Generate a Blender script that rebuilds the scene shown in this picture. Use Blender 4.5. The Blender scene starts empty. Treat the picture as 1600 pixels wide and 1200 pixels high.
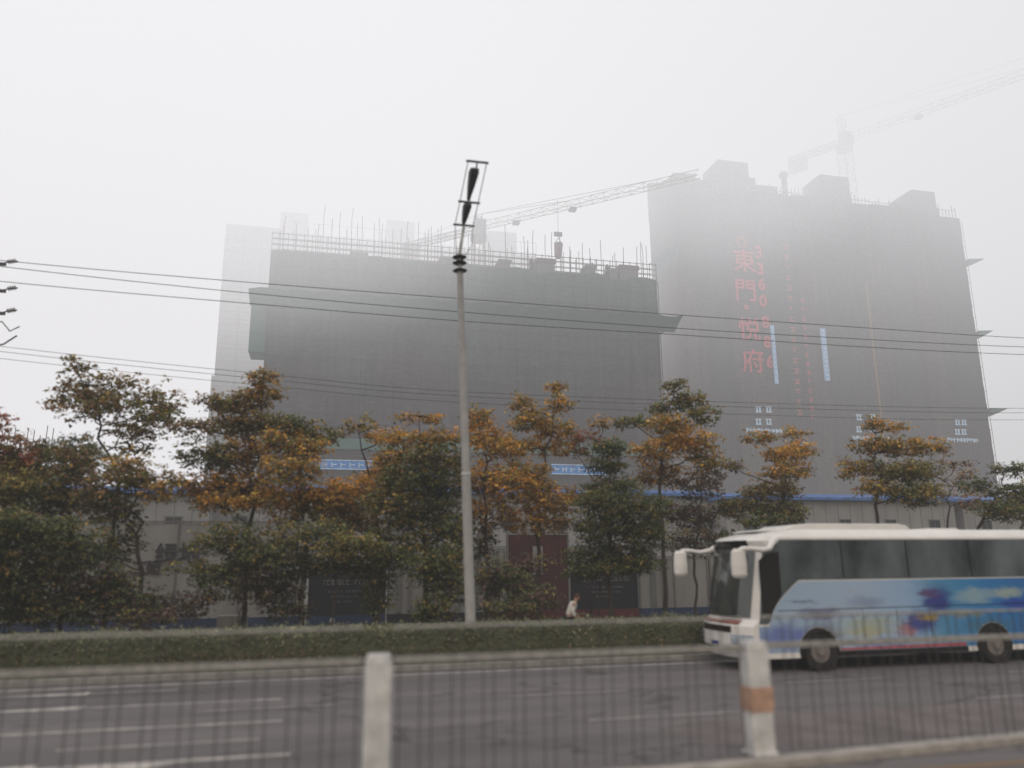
import bpy, bmesh, random
from math import *
from mathutils import Vector, Matrix, noise

# ------------------------------------------------------------------ base
sc = bpy.context.scene
col = sc.collection
random.seed(7)
F = 1230.; PITCH = radians(12.8); YAW = radians(13.6); ROLL = radians(-0.5); EYE = 2.4
fw = Vector((sin(YAW)*cos(PITCH), cos(YAW)*cos(PITCH), sin(PITCH)))
_r = Vector((cos(YAW), -sin(YAW), 0)); _u = _r.cross(fw)
RT = _r*cos(ROLL) + _u*sin(ROLL)
UP = -_r*sin(ROLL) + _u*cos(ROLL)

def at(px, py, Y):
    """survey helper: the point of the vertical plane at depth Y measured at a photo pixel"""
    r = fw + RT*((px-800)/F) - UP*((py-600)/F)
    t = Y/r.y
    return Vector((r.x*t, Y, EYE + r.z*t))

# ------------------------------------------------------------------ materials
MATS = {}
def mat(name, c, rough=.8, var=.25, scale=4., metal=0., c2=None, bump=0., detail=4., stretch=None, spec=.3):
    if name in MATS: return MATS[name]
    m = bpy.data.materials.new(name); m.use_nodes = True
    nt = m.node_tree; N = nt.nodes; L = nt.links.new
    b = N['Principled BSDF']
    b.inputs['Roughness'].default_value = rough
    b.inputs['Metallic'].default_value = metal
    b.inputs['Specular IOR Level'].default_value = spec
    tc = N.new('ShaderNodeTexCoord'); mp = N.new('ShaderNodeMapping')
    L(tc.outputs['Object'], mp.inputs[0])
    if stretch: mp.inputs['Scale'].default_value = stretch
    nz = N.new('ShaderNodeTexNoise'); nz.inputs['Scale'].default_value = scale; nz.inputs['Detail'].default_value = detail
    L(mp.outputs[0], nz.inputs['Vector'])
    mx = N.new('ShaderNodeMix'); mx.data_type = 'RGBA'
    if c2 is None:
        a = tuple(max(0, v*(1-var)) for v in c); d = tuple(min(1, v*(1+var)) for v in c)
    else: a, d = c, c2
    mx.inputs[6].default_value = (*a, 1); mx.inputs[7].default_value = (*d, 1)
    mr = N.new('ShaderNodeMapRange'); mr.inputs[1].default_value = .3; mr.inputs[2].default_value = .7
    L(nz.outputs[0], mr.inputs[0]); L(mr.outputs[0], mx.inputs[0])
    L(mx.outputs[2], b.inputs['Base Color'])
    if bump:
        bp = N.new('ShaderNodeBump'); bp.inputs['Strength'].default_value = bump; bp.inputs['Distance'].default_value = .05
        nz2 = N.new('ShaderNodeTexNoise'); nz2.inputs['Scale'].default_value = scale*6
        L(tc.outputs['Object'], nz2.inputs['Vector']); L(nz2.outputs[0], bp.inputs['Height']); L(bp.outputs[0], b.inputs['Normal'])
    MATS[name] = m
    return m

def leaf_mat():
    m = bpy.data.materials.new('leaves'); m.use_nodes = True
    nt = m.node_tree; N = nt.nodes; L = nt.links.new; b = N['Principled BSDF']
    at_ = N.new('ShaderNodeAttribute'); at_.attribute_name = 'tint'
    L(at_.outputs['Color'], b.inputs['Base Color'])
    b.inputs['Roughness'].default_value = .65; b.inputs['Specular IOR Level'].default_value = .25
    tr = N.new('ShaderNodeBsdfTranslucent'); L(at_.outputs['Color'], tr.inputs[0])
    mx = N.new('ShaderNodeMixShader'); mx.inputs[0].default_value = .3
    L(b.outputs[0], mx.inputs[1]); L(tr.outputs[0], mx.inputs[2]); L(mx.outputs[0], N['Material Output'].inputs[0])
    return m
LEAF = leaf_mat()

# ------------------------------------------------------------------ mesh building
class MB:
    def __init__(s): s.v = []; s.f = []; s.c = []
    def quad(s, a, b, c, d, tint=None):
        n = len(s.v); s.v += [tuple(a), tuple(b), tuple(c), tuple(d)]; s.f.append((n, n+1, n+2, n+3)); s.c.append(tint); return s
    def poly(s, pts, tint=None):
        n = len(s.v); s.v += [tuple(p) for p in pts]; s.f.append(tuple(range(n, n+len(pts)))); s.c.append(tint); return s
    def box(s, a, b, rz=0, ctr=None):
        x0, y0, z0 = a; x1, y1, z1 = b
        P = [(x0,y0,z0),(x1,y0,z0),(x1,y1,z0),(x0,y1,z0),(x0,y0,z1),(x1,y0,z1),(x1,y1,z1),(x0,y1,z1)]
        if rz:
            cx, cy = ctr or ((x0+x1)/2, (y0+y1)/2)
            P = [(cx+(x-cx)*cos(rz)-(y-cy)*sin(rz), cy+(x-cx)*sin(rz)+(y-cy)*cos(rz), z) for x, y, z in P]
        n = len(s.v); s.v += P
        for q in ((0,3,2,1),(4,5,6,7),(0,1,5,4),(1,2,6,5),(2,3,7,6),(3,0,4,7)):
            s.f.append(tuple(n+i for i in q)); s.c.append(None)
        return s
    def tube(s, pts, r, seg=8, cap=True):
        pts = [Vector(p) for p in pts]
        rr = r if isinstance(r, (list, tuple)) else [r]*len(pts)
        n0 = len(s.v); ref = None
        for i, p in enumerate(pts):
            t = (pts[min(i+1, len(pts)-1)] - pts[max(i-1, 0)])
            t = t.normalized() if t.length > 1e-9 else Vector((0,0,1))
            if ref is None: ref = Vector((1,0,0)) if abs(t.x) < .9 else Vector((0,1,0))
            u = (ref - t*ref.dot(t)).normalized(); w = t.cross(u); ref = u
            for k in range(seg):
                a = 2*pi*k/seg
                s.v.append(tuple(p + (u*cos(a) + w*sin(a))*rr[i]))
        for i in range(len(pts)-1):
            for k in range(seg):
                a = n0+i*seg+k; b = n0+i*seg+(k+1) % seg
                s.f.append((a, b, b+seg, a+seg)); s.c.append(None)
        if cap:
            m0 = len(s.v); e0 = n0+(len(pts)-1)*seg
            s.v += [s.v[n0+k] for k in range(seg)] + [s.v[e0+k] for k in range(seg)]
            s.f.append(tuple(m0+k for k in reversed(range(seg)))); s.c.append(None)
            s.f.append(tuple(m0+seg+k for k in range(seg))); s.c.append(None)
        return s
    def prism(s, pts, axis, a, b):
        """pts: 2-D outline; axis 1 = extruded along y (pts are x,z), 2 = along z (x,y), 0 = along x (y,z)"""
        def P(p, t):
            return {0: (t, p[0], p[1]), 1: (p[0], t, p[1]), 2: (p[0], p[1], t)}[axis]
        n = len(s.v); k = len(pts)
        s.v += [P(p, a) for p in pts] + [P(p, b) for p in pts]
        s.f.append(tuple(n+i for i in range(k))); s.c.append(None)
        s.f.append(tuple(n+k+i for i in reversed(range(k)))); s.c.append(None)
        for i in range(k):
            j = (i+1) % k
            s.f.append((n+i, n+j, n+k+j, n+k+i)); s.c.append(None)
        return s
    def build(s, name, material=None, parent=None, smooth=False, bevel=0., fix=True):
        me = bpy.data.meshes.new(name); me.from_pydata(s.v, [], s.f)
        if any(c is not None for c in s.c):
            at_ = me.color_attributes.new('tint', 'FLOAT_COLOR', 'CORNER')
            buf = []
            for f, c in zip(s.f, s.c):
                c = c or (.05, .05, .04)
                buf += [c[0], c[1], c[2], 1.]*len(f)
            at_.data.foreach_set('color', buf)
        elif fix:
            bm = bmesh.new(); bm.from_mesh(me); bmesh.ops.recalc_face_normals(bm, faces=bm.faces); bm.to_mesh(me); bm.free()
        if smooth: me.shade_smooth()
        o = bpy.data.objects.new(name, me); col.objects.link(o)
        if material: me.materials.append(material)
        if parent: o.parent = parent
        if bevel:
            md = o.modifiers.new('bevel', 'BEVEL'); md.width = bevel; md.segments = 2; md.limit_method = 'ANGLE'
        return o

def shift(o, loc):
    """geometry was written in scene coordinates: give the object its own origin"""
    loc = Vector(loc); o.data.transform(Matrix.Translation(-loc)); o.location = loc
def thing(name, label, cat, loc=(0,0,0), group=None):
    o = bpy.data.objects.new(name, None); col.objects.link(o); o.location = loc; o.empty_display_size = .3
    o['label'] = label; o['category'] = cat
    if group: o['group'] = group
    return o
def tag(o, label, cat, group=None):
    o['label'] = label; o['category'] = cat
    if group: o['group'] = group
    return o
def struct(o): o['kind'] = 'structure'; return o
def adopt(root, *parts):
    """parent meshes written in scene coordinates to a thing without moving them"""
    for p in parts:
        p.parent = root; p.matrix_parent_inverse = Matrix.Translation(-Vector(root.location))
    return root
def glyphs(text, size, name, material, origin, parent=None, vertical_pitch=None, weight=.0, depth=.03):
    """lettering facing -Y, origin = top left corner of the first character"""
    mb = MB()
    cells = [(c, i) for i, c in enumerate(text)] if vertical_pitch else [(text, 0)]
    for c, i in cells:
        if c == ' ': continue
        cu = bpy.data.curves.new('t', 'FONT'); cu.body = c; cu.size = size; cu.extrude = depth; cu.offset = weight
        cu.resolution_u = 2
        ob = bpy.data.objects.new('t', cu); col.objects.link(ob)
        bpy.context.view_layer.update()
        me = bpy.data.meshes.new_from_object(ob.evaluated_get(bpy.context.evaluated_depsgraph_get()))
        n = len(mb.v)
        for v in me.vertices:
            mb.v.append((origin[0]+v.co.x, origin[1]-v.co.z, origin[2]-size*.8+v.co.y-(i*vertical_pitch if vertical_pitch else 0)))
        for p in me.polygons:
            mb.f.append(tuple(n+k for k in p.vertices)); mb.c.append(None)
        bpy.data.objects.remove(ob); bpy.data.curves.remove(cu); bpy.data.meshes.remove(me)
    return mb.build(name, material, parent, fix=False)

def facade_mat(name, low, mid, high, zmid, ztop, floors=1.8, wet=.35, rough=1.):
    """scaffold netting: vertical colour drift, stains, panel seams"""
    m = bpy.data.materials.new(name); m.use_nodes = True
    nt = m.node_tree; N = nt.nodes; L = nt.links.new; b = N['Principled BSDF']; b.inputs['Roughness'].default_value = .9
    b.inputs['Specular IOR Level'].default_value = .1
    ge = N.new('ShaderNodeNewGeometry'); sp = N.new('ShaderNodeSeparateXYZ'); L(ge.outputs['Position'], sp.inputs[0])
    def M(op, a, b_=None, c=None):
        n = N.new('ShaderNodeMath'); n.operation = op
        for i, v in enumerate((a, b_, c)):
            if v is None: continue
            if isinstance(v, (int, float)): n.inputs[i].default_value = v
            else: L(v, n.inputs[i])
        return n.outputs[0]
    nz = N.new('ShaderNodeTexNoise'); nz.inputs['Scale'].default_value = .12; nz.inputs['Detail'].default_value = 6
    L(ge.outputs['Position'], nz.inputs['Vector'])
    zz = M('DIVIDE', M('ADD', sp.outputs[2], M('MULTIPLY', M('SUBTRACT', nz.outputs[0], .5), 26.)), ztop)
    cr = N.new('ShaderNodeValToRGB'); L(zz, cr.inputs[0])
    e = cr.color_ramp.elements; e[0].position = 0; e[0].color = (*low, 1); e[1].position = 1; e[1].color = (*high, 1)
    k = e.new(zmid/ztop); k.color = (*mid, 1)
    # panels: every net sheet has its own shade
    mp = N.new('ShaderNodeCombineXYZ')
    L(M('FLOOR', M('DIVIDE', sp.outputs[0], 3.1)), mp.inputs[0]); L(M('FLOOR', M('DIVIDE', sp.outputs[2], floors*2)), mp.inputs[2])
    wn = N.new('ShaderNodeTexWhiteNoise'); L(mp.outputs[0], wn.inputs[0])
    n2 = N.new('ShaderNodeTexNoise'); n2.inputs['Scale'].default_value = 1.; n2.inputs['Detail'].default_value = 8
    mp2 = N.new('ShaderNodeMapping'); mp2.inputs['Scale'].default_value = (1.6, 1, .25)
    L(ge.outputs['Position'], mp2.inputs[0]); L(mp2.outputs[0], n2.inputs['Vector'])
    n3 = N.new('ShaderNodeTexNoise'); n3.inputs['Scale'].default_value = 2.2; n3.inputs['Detail'].default_value = 4
    mp3 = N.new('ShaderNodeMapping'); mp3.inputs['Scale'].default_value = (.5, 1, 2.4); L(ge.outputs['Position'], mp3.inputs[0]); L(mp3.outputs[0], n3.inputs['Vector'])
    fl = M('MULTIPLY', M('LESS_THAN', M('FRACT', M('DIVIDE', sp.outputs[2], floors)), .10), -.32)
    vl = M('MULTIPLY', M('LESS_THAN', M('FRACT', M('DIVIDE', sp.outputs[0], 3.1)), .05), -.25)
    gain = M('ADD', M('MULTIPLY_ADD', wn.outputs[0], wet, .92), M('MULTIPLY', M('SUBTRACT', n2.outputs[0], .5), 1.5*rough))
    gain = M('ADD', gain, M('MULTIPLY', M('SUBTRACT', n3.outputs[0], .5), 1.7*rough))
    gain = M('MAXIMUM', M('ADD', gain, M('ADD', fl, vl)), .15)
    vm = N.new('ShaderNodeVectorMath'); vm.operation = 'SCALE'
    L(cr.outputs[0], vm.inputs[0]); L(gain, vm.inputs['Scale']); L(vm.outputs[0], b.inputs['Base Color'])
    return m

# ------------------------------------------------------------------ camera, light, sky
cam = bpy.data.cameras.new('camera'); camo = bpy.data.objects.new('camera', cam); col.objects.link(camo); sc.camera = camo
cam.sensor_width = 36; cam.lens = F/1600*36; cam.clip_end = 6000; cam.clip_start = .05
camo.matrix_world = Matrix(((RT.x, UP.x, -fw.x, 0), (RT.y, UP.y, -fw.y, 0), (RT.z, UP.z, -fw.z, EYE), (0, 0, 0, 1)))
cam.dof.use_dof = True; cam.dof.focus_distance = 90; cam.dof.aperture_fstop = cam.lens/1000/.084

w = bpy.data.worlds.new('World'); sc.world = w; w.use_nodes = True
bg = w.node_tree.nodes['Background']; sk = w.node_tree.nodes.new('ShaderNodeTexSky')
sk.sky_type = 'NISHITA'; sk.sun_disc = False; sk.sun_elevation = radians(48); sk.sun_rotation = radians(200)
sk.dust_density = 6; sk.air_density = 2
w.node_tree.links.new(sk.outputs[0], bg.inputs[0]); bg.inputs[1].default_value = .1
sun = bpy.data.lights.new('sun', 'SUN'); sun.energy = .9; sun.angle = radians(40); sun.color = (1, .96, .93)
so = bpy.data.objects.new('sun', sun); col.objects.link(so)
el, rot = radians(48), radians(200)
sd = Vector((sin(rot)*cos(el), cos(rot)*cos(el), sin(el)))
so.rotation_euler = sd.to_track_quat('Z', 'Y').to_euler()
sc.view_settings.view_transform = 'Standard'; sc.view_settings.look = 'None'; sc.view_settings.exposure = 0
sc.render.engine = 'CYCLES'
sc.cycles.use_denoising = True
sc.cycles.volume_max_steps = 256
sc.cycles.max_bounces = 6; sc.cycles.transparent_max_bounces = 16

# ------------------------------------------------------------------ fog that fills the air, thicker with height and in drifting banks
def fog():
    o = MB().box((-900, -24, -.6), (1100, 1300, 150)).build('fog')
    struct(o)
    m = bpy.data.materials.new('fog'); m.use_nodes = True; nt = m.node_tree; nt.nodes.clear(); N = nt.nodes.new; L = nt.links.new
    out = N('ShaderNodeOutputMaterial'); ge = N('ShaderNodeNewGeometry'); sp = N('ShaderNodeSeparateXYZ'); L(ge.outputs['Position'], sp.inputs[0])
    def M(op, a, b=None, c=None):
        n = N('ShaderNodeMath'); n.operation = op
        for i, v in enumerate((a, b, c)):
            if v is None: continue
            if isinstance(v, (int, float)): n.inputs[i].default_value = v
            else: L(v, n.inputs[i])
        return n.outputs[0]
    def MR(x, a, b, c, d, smooth=True):
        n = N('ShaderNodeMapRange'); n.interpolation_type = 'SMOOTHSTEP' if smooth else 'LINEAR'
        L(x, n.inputs[0])
        for i, v in enumerate((a, b, c, d)): n.inputs[i+1].default_value = v
        return n.outputs[0]
    X, Y, Z = sp.outputs
    z = M('MAXIMUM', Z, 0)
    nz = N('ShaderNodeTexNoise'); nz.inputs['Scale'].default_value = .022; nz.inputs['Detail'].default_value = 2
    L(ge.outputs['Position'], nz.inputs['Vector'])
    lump = M('MULTIPLY_ADD', nz.outputs[0], 2.4, -.2)
    d = M('MULTIPLY', M('POWER', M('DIVIDE', z, 50.), 3.6), .052)
    d = M('MINIMUM', M('MULTIPLY', d, lump), .041)
    d = M('MULTIPLY', d, MR(X, -12, 26, 2.7, .85))            # the bank is thicker to the left
    def bank(cx, cy, cz, rx, ry, rz, k):
        q = N('ShaderNodeVectorMath'); q.operation = 'SUBTRACT'; L(ge.outputs['Position'], q.inputs[0]); q.inputs[1].default_value = (cx, cy, cz)
        q2 = N('ShaderNodeVectorMath'); q2.operation = 'MULTIPLY'; L(q.outputs[0], q2.inputs[0]); q2.inputs[1].default_value = (1/rx, 1/ry, 1/rz)
        q3 = N('ShaderNodeVectorMath'); q3.operation = 'LENGTH'; L(q2.outputs[0], q3.inputs[0])
        return MR(q3.outputs['Value'], 0, 1, k, 0)
    d = M('ADD', d, bank(44, 74, 52, 23, 22, 19, .11))
    d = M('ADD', d, bank(-9, 61, 33, 30, 20, 15, .11))
    d = M('ADD', d, bank(76, 84, 54, 30, 14, 11, .012))
    far = MR(Y, 96, 125, 1., 4.2)
    far = M('MULTIPLY', far, MR(Y, 30, 66, .34, 1.4))
    d = M('ADD', d, M('MULTIPLY', far, .0031))
    d = M('MINIMUM', d, .14)
    side = MR(X, 0, 170, .88, .63)
    lift = MR(Z, 15, 75, 0, 1)
    br = M('ADD', M('MULTIPLY', side, M('SUBTRACT', 1, lift)), M('MULTIPLY', lift, MR(X, -20, 120, .95, .79)))  # fog glow graded by position: dimmer to the right, brighter aloft
    low = M('MULTIPLY', MR(Y, 95, 125, 1, 0), MR(Z, 12, 40, 1, 0))
    br = M('MULTIPLY', br, M('SUBTRACT', 1, M('MULTIPLY', low, .22)))  # low, near fog gets a dimmer glow
    wm = N('ShaderNodeMix'); wm.data_type = 'RGBA'; L(low, wm.inputs[0]); wm.inputs[6].default_value = (.998, .988, 1.012, 1); wm.inputs[7].default_value = (1.0, .975, .985, 1)
    cc = N('ShaderNodeVectorMath'); cc.operation = 'SCALE'; L(wm.outputs[2], cc.inputs[0]); L(br, cc.inputs['Scale'])
    ab = N('ShaderNodeVolumeAbsorption'); em = N('ShaderNodeEmission'); ad = N('ShaderNodeAddShader')
    ab.inputs['Color'].default_value = (0, 0, 0, 1); L(d, ab.inputs['Density'])
    L(cc.outputs[0], em.inputs[0]); L(d, em.inputs[1])  # emission stands in for daylight scattered by the fog
    L(ab.outputs[0], ad.inputs[0]); L(em.outputs[0], ad.inputs[1]); L(ad.outputs[0], out.inputs['Volume'])
    o.data.materials.append(m)
fog()

# ------------------------------------------------------------------ ground, road, kerbs, markings
def asphalt():
    m = mat('asphalt', (.092, .086, .088), .9, scale=.35, c2=(.138, .127, .129), bump=.3, stretch=(.25, 1.4, 1), detail=8)
    nt = m.node_tree; N = nt.nodes; L = nt.links.new; b = N['Principled BSDF']; src = b.inputs['Base Color'].links[0].from_socket
    tc = N.new('ShaderNodeTexCoord'); sp = N.new('ShaderNodeSeparateXYZ'); L(tc.outputs['Object'], sp.inputs[0])
    def M(op, a, b_=None):
        n = N.new('ShaderNodeMath'); n.operation = op
        for i, v in enumerate((a, b_)):
            if v is None: continue
            if isinstance(v, (int, float)): n.inputs[i].default_value = v
            else: L(v, n.inputs[i])
        return n.outputs[0]
    nz = N.new('ShaderNodeTexNoise'); nz.inputs['Scale'].default_value = .5; L(tc.outputs['Object'], nz.inputs['Vector'])
    lane = M('SINE', M('MULTIPLY', M('ADD', sp.outputs[1], M('MULTIPLY', nz.outputs[0], .3)), 4.9))
    vo = N.new('ShaderNodeTexVoronoi'); vo.feature = 'DISTANCE_TO_EDGE'; vo.inputs['Scale'].default_value = .33
    mp = N.new('ShaderNodeMapping'); mp.inputs['Scale'].default_value = (.5, 1.2, 1)
    n2 = N.new('ShaderNodeTexNoise'); n2.inputs['Scale'].default_value = 1.4; n2.inputs['Detail'].default_value = 6; L(tc.outputs['Object'], n2.inputs['Vector'])
    va = N.new('ShaderNodeVectorMath'); va.operation = 'ADD'; L(tc.outputs['Object'], mp.inputs[0]); L(mp.outputs[0], va.inputs[0]); L(n2.outputs['Color'], va.inputs[1]); L(va.outputs[0], vo.inputs['Vector'])
    crack = M('MULTIPLY', M('LESS_THAN', vo.outputs['Distance'], .012), .38)
    stain = M('MULTIPLY', M('GREATER_THAN', n2.outputs[0], .66), .16)
    g = M('SUBTRACT', M('ADD', 1.0, M('MULTIPLY', lane, .07)), M('ADD', crack, stain))
    v = N.new('ShaderNodeVectorMath'); v.operation = 'SCALE'; L(src, v.inputs[0]); L(g, v.inputs['Scale']); L(v.outputs[0], b.inputs['Base Color'])
    return m
struct(MB().box((-1200, -60, -1), (1500, 2200, 0)).build('ground', mat('earth', (.07, .065, .05), .95, scale=.2)))
def sheet(name, x0, x1, y0, y1, z, m): return struct(MB().poly([(x0,y0,z),(x1,y0,z),(x1,y1,z),(x0,y1,z)]).build(name, m))
sheet('road', -160, 400, -14, 18.98, .004, asphalt())
struct(MB().box((-160, 18.98, 0), (400, 19.16, .13)).build('kerb', mat('kerb_concrete', (.22, .21, .20), .9, scale=3, bump=.3), bevel=.015))
sheet('grass_verge', -160, 400, 19.16, 24.5, .03, mat('grass_earth', (.05, .052, .025), .95, scale=2.5, c2=(.09, .07, .045)))
sheet('pavement', -160, 400, 24.5, 28.0, .035, mat('paving', (.11, .105, .10), .9, scale=3))
sheet('construction_yard', -160, 400, 28.0, 74, .02, mat('yard_earth', (.06, .075, .03), .95, scale=1.5, c2=(.10, .085, .06)))
# kerbed island under the railing, running slightly askew like the photographed one
kb = MB().prism([(-60, 8.92), (-60, 9.16), (4.2, 9.20), (9.6, 9.60), (40, 9.9), (40, 9.62), (9.6, 9.34), (4.2, 8.95)], 2, 0, .10)
struct(kb.build('kerb', mat('median_concrete', (.27, .25, .23), .9, scale=4, bump=.4), bevel=.012))
white = mat('road_paint', (.22, .21, .20), .85, scale=3, c2=(.48, .45, .42), detail=8)
yellow = mat('yellow_paint', (.15, .10, .06), .85, scale=4, c2=(.20, .13, .07))
def line(name, x0, x1, y, wd, m=None): return sheet(name, x0, x1, y-wd/2, y+wd/2, .009, m or white)
line('edge_line', -40, 60, 18.45, .13)
for x in (-1.9, 3.55, 9.2, 14.6): line('lane_line', x, x+2.3, 15.0, .055)
for x in (-3.3, 4.2, 11.4, 17.5): line('lane_line', x, x+2.6, 12.45, .06)
line('yellow_line', -2, 22, 8.55, .14, yellow)
def arrow(x_tail, y, length, wd, head_w, head_l, turn=False):
    pts = [(x_tail, y-wd/2), (x_tail, y+wd/2), (x_tail-length, y+wd/2), (x_tail-length, y+head_w/2), (x_tail-length-head_l, y), (x_tail-length, y-head_w/2), (x_tail-length, y-wd/2)]
    if turn: pts = pts[:-1] + [(x_tail-length, y-wd/2), (x_tail-length*.82, y-wd/2), (x_tail-length*.95, y-.55), (x_tail-length*.62, y-.42), (x_tail-length*.45, y-wd/2)]
    o = MB().poly([(p[0], p[1], .009) for p in pts]).build('lane_arrow', white); struct(o)
arrow(-.55, 15.9, 3.3, .10, .42, 2.2)
arrow(-.45, 13.74, 4.0, .11, .46, 2.2)
arrow(-.25, 11.38, 3.0, .13, .5, 2.0, True)
arrow(-2.6, 17.6, 1.6, .07, .36, 1.9)
# repairs and worn patches of the asphalt
for i, (x0, x1, y0, y1) in enumerate(((4.5, 13.0, 9.9, 12.2),(12.6, 30, 10.1, 14.6))):
    pm = mat('patch_asphalt_a', (.118, .102, .099), .9, scale=1.3) if i == 0 else mat('patch_asphalt_b', (.085, .082, .080), .9, scale=1.3)
    pts = []
    for k in range(28):
        a = 2*pi*k/28
        cx, cy, rx, ry = (x0+x1)/2, (y0+y1)/2, (x1-x0)/2, (y1-y0)/2
        q = .86+.14*noise.noise((cos(a)*2+i*5, sin(a)*2, 0))
        pts.append((cx+rx*q*abs(cos(a))**.4*(1 if cos(a) > 0 else -1), cy+ry*q*abs(sin(a))**.4*(1 if sin(a) > 0 else -1), .0065))
    struct(MB().poly(pts).build('road_patch', pm))

# ------------------------------------------------------------------ median railing
steel = mat('painted_steel', (.24, .235, .225), .6, scale=9)
dark_steel = mat('dark_bars', (.05, .048, .046), .6, scale=9)
post_m = mat('post_concrete', (.47, .465, .465), .85, scale=5, bump=.3)
orange_m = mat('reflective_orange', (.36, .23, .17), .5, scale=9)
FY = 9.3; SEC = 4.64; X0 = .70
lab = ['railing section at the road edge whose right end meets the plain white post',
       'railing section between the plain white post and the orange banded post',
       'railing section beyond the orange banded post, in front of the coach']
for k, xs in enumerate((X0-SEC, X0, X0+SEC)):
    yb = FY if k < 2 else FY+.12
    t = thing('median_railing', lab[k], 'railing', (xs, yb, .1 if True else 0), 'grey looped railings along the median')
    a, b = .17, SEC-.17
    MB().tube([(a, 0, 1.60), (b, 0, 1.60)], .016, 8).build('top_rail', steel, t)
    MB().box((a, -.02, 1.215), (b, .02, 1.29)).build('middle_rail', steel, t, bevel=.006)
    n = 12; pitch = (b-a)/n
    lm = MB()
    r = .115; pts = [(-r, 0, .02)] + [(-r, 0, 1.49)] + [(-r*cos(q*pi/10), 0, 1.49+r*1.0*sin(q*pi/10)) for q in range(1, 10)] + [(r, 0, 1.49), (r, 0, .0)]
    lm.tube(pts, .0070, 6)
    first = None
    for i in range(n):
        if first is None and k == 0: proto_loop = first = lm.build('loop', dark_steel, t, smooth=True); o = first
        else: o = proto_loop.copy(); col.objects.link(o); o.parent = t
        o.location = (a+pitch*(i+.5), .0, 0)
for k, (x, lb) in enumerate(((X0, 'plain white concrete post in the road railing'), (X0+SEC, 'white concrete post with a faded orange reflective band'))):
    t = thing('railing_post', lb, 'post', (x, FY if k == 0 else FY+.06, .1))
    s = .145; h = 1.32
    m = MB(); m.prism([(-s, -s+.03), (-s+.03, -s), (s-.03, -s), (s, -s+.03), (s, s-.03), (s-.03, s), (-s+.03, s), (-s, s-.03)], 2, -.0, h-.05)
    m.prism([(-s+.02, -s+.04), (-s+.04, -s+.02), (s-.04, -s+.02), (s-.02, -s+.04), (s-.02, s-.04), (s-.04, s-.02), (-s+.04, s-.02), (-s+.02, s-.04)], 2, h-.05, h)
    m.build('shaft', post_m, t)
    MB().box((-s-.012, -s-.012, 0), (s+.012, s+.012, .05)).build('base', post_m, t, bevel=.01)
    if k == 1: MB().box((-s-.004, -s-.004, .50), (s+.004, s+.004, .79)).build('reflective_band', orange_m, t, bevel=.004)

# ------------------------------------------------------------------ vegetation
GREEN = [(.042, .050, .022), (.056, .066, .028), (.070, .078, .032), (.034, .040, .020)]
OLIVE = [(.105, .095, .030), (.135, .105, .034), (.082, .082, .028), (.16, .105, .032)]
ORANGE = [(.29, .145, .032), (.25, .13, .032), (.32, .185, .04), (.22, .135, .035), (.15, .12, .035)]
BROWN = [(.14, .085, .05), (.10, .065, .042), (.17, .10, .055), (.08, .07, .04)]
PURPLE = [(.075, .048, .045), (.05, .04, .035), (.095, .06, .05), (.045, .05, .03)]
RED = [(.20, .07, .045), (.14, .06, .04), (.17, .09, .05)]
PAL = dict(g=GREEN, o=OLIVE, a=ORANGE, b=BROWN, p=PURPLE, r=RED)
bark = mat('bark', (.055, .045, .038), .95, scale=12, bump=.5)

def leaf(mb, p, s, tint, rnd):
    """one folded leaf: two faces about a mid rib"""
    a = rnd.uniform(0, 2*pi); tilt = rnd.gauss(-.25, .45)
    d = Vector((cos(a)*cos(tilt), sin(a)*cos(tilt), sin(tilt)))
    side = d.cross(Vector((rnd.gauss(0, .5), rnd.gauss(0, .5), 1))).normalized()
    nrm = side.cross(d)
    L_ = s*rnd.uniform(.8, 1.5); W = s*rnd.uniform(.28, .48)
    tip = p+d*L_
    m1 = p+d*L_*.45+side*W+nrm*W*.35; m2 = p+d*L_*.45-side*W+nrm*W*.35
    g = rnd.uniform(.55, 1.6); t = tuple(min(1, v*g) for v in tint)
    mb.poly([p, m1, tip], t); mb.poly([p, tip, m2], t)

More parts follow.
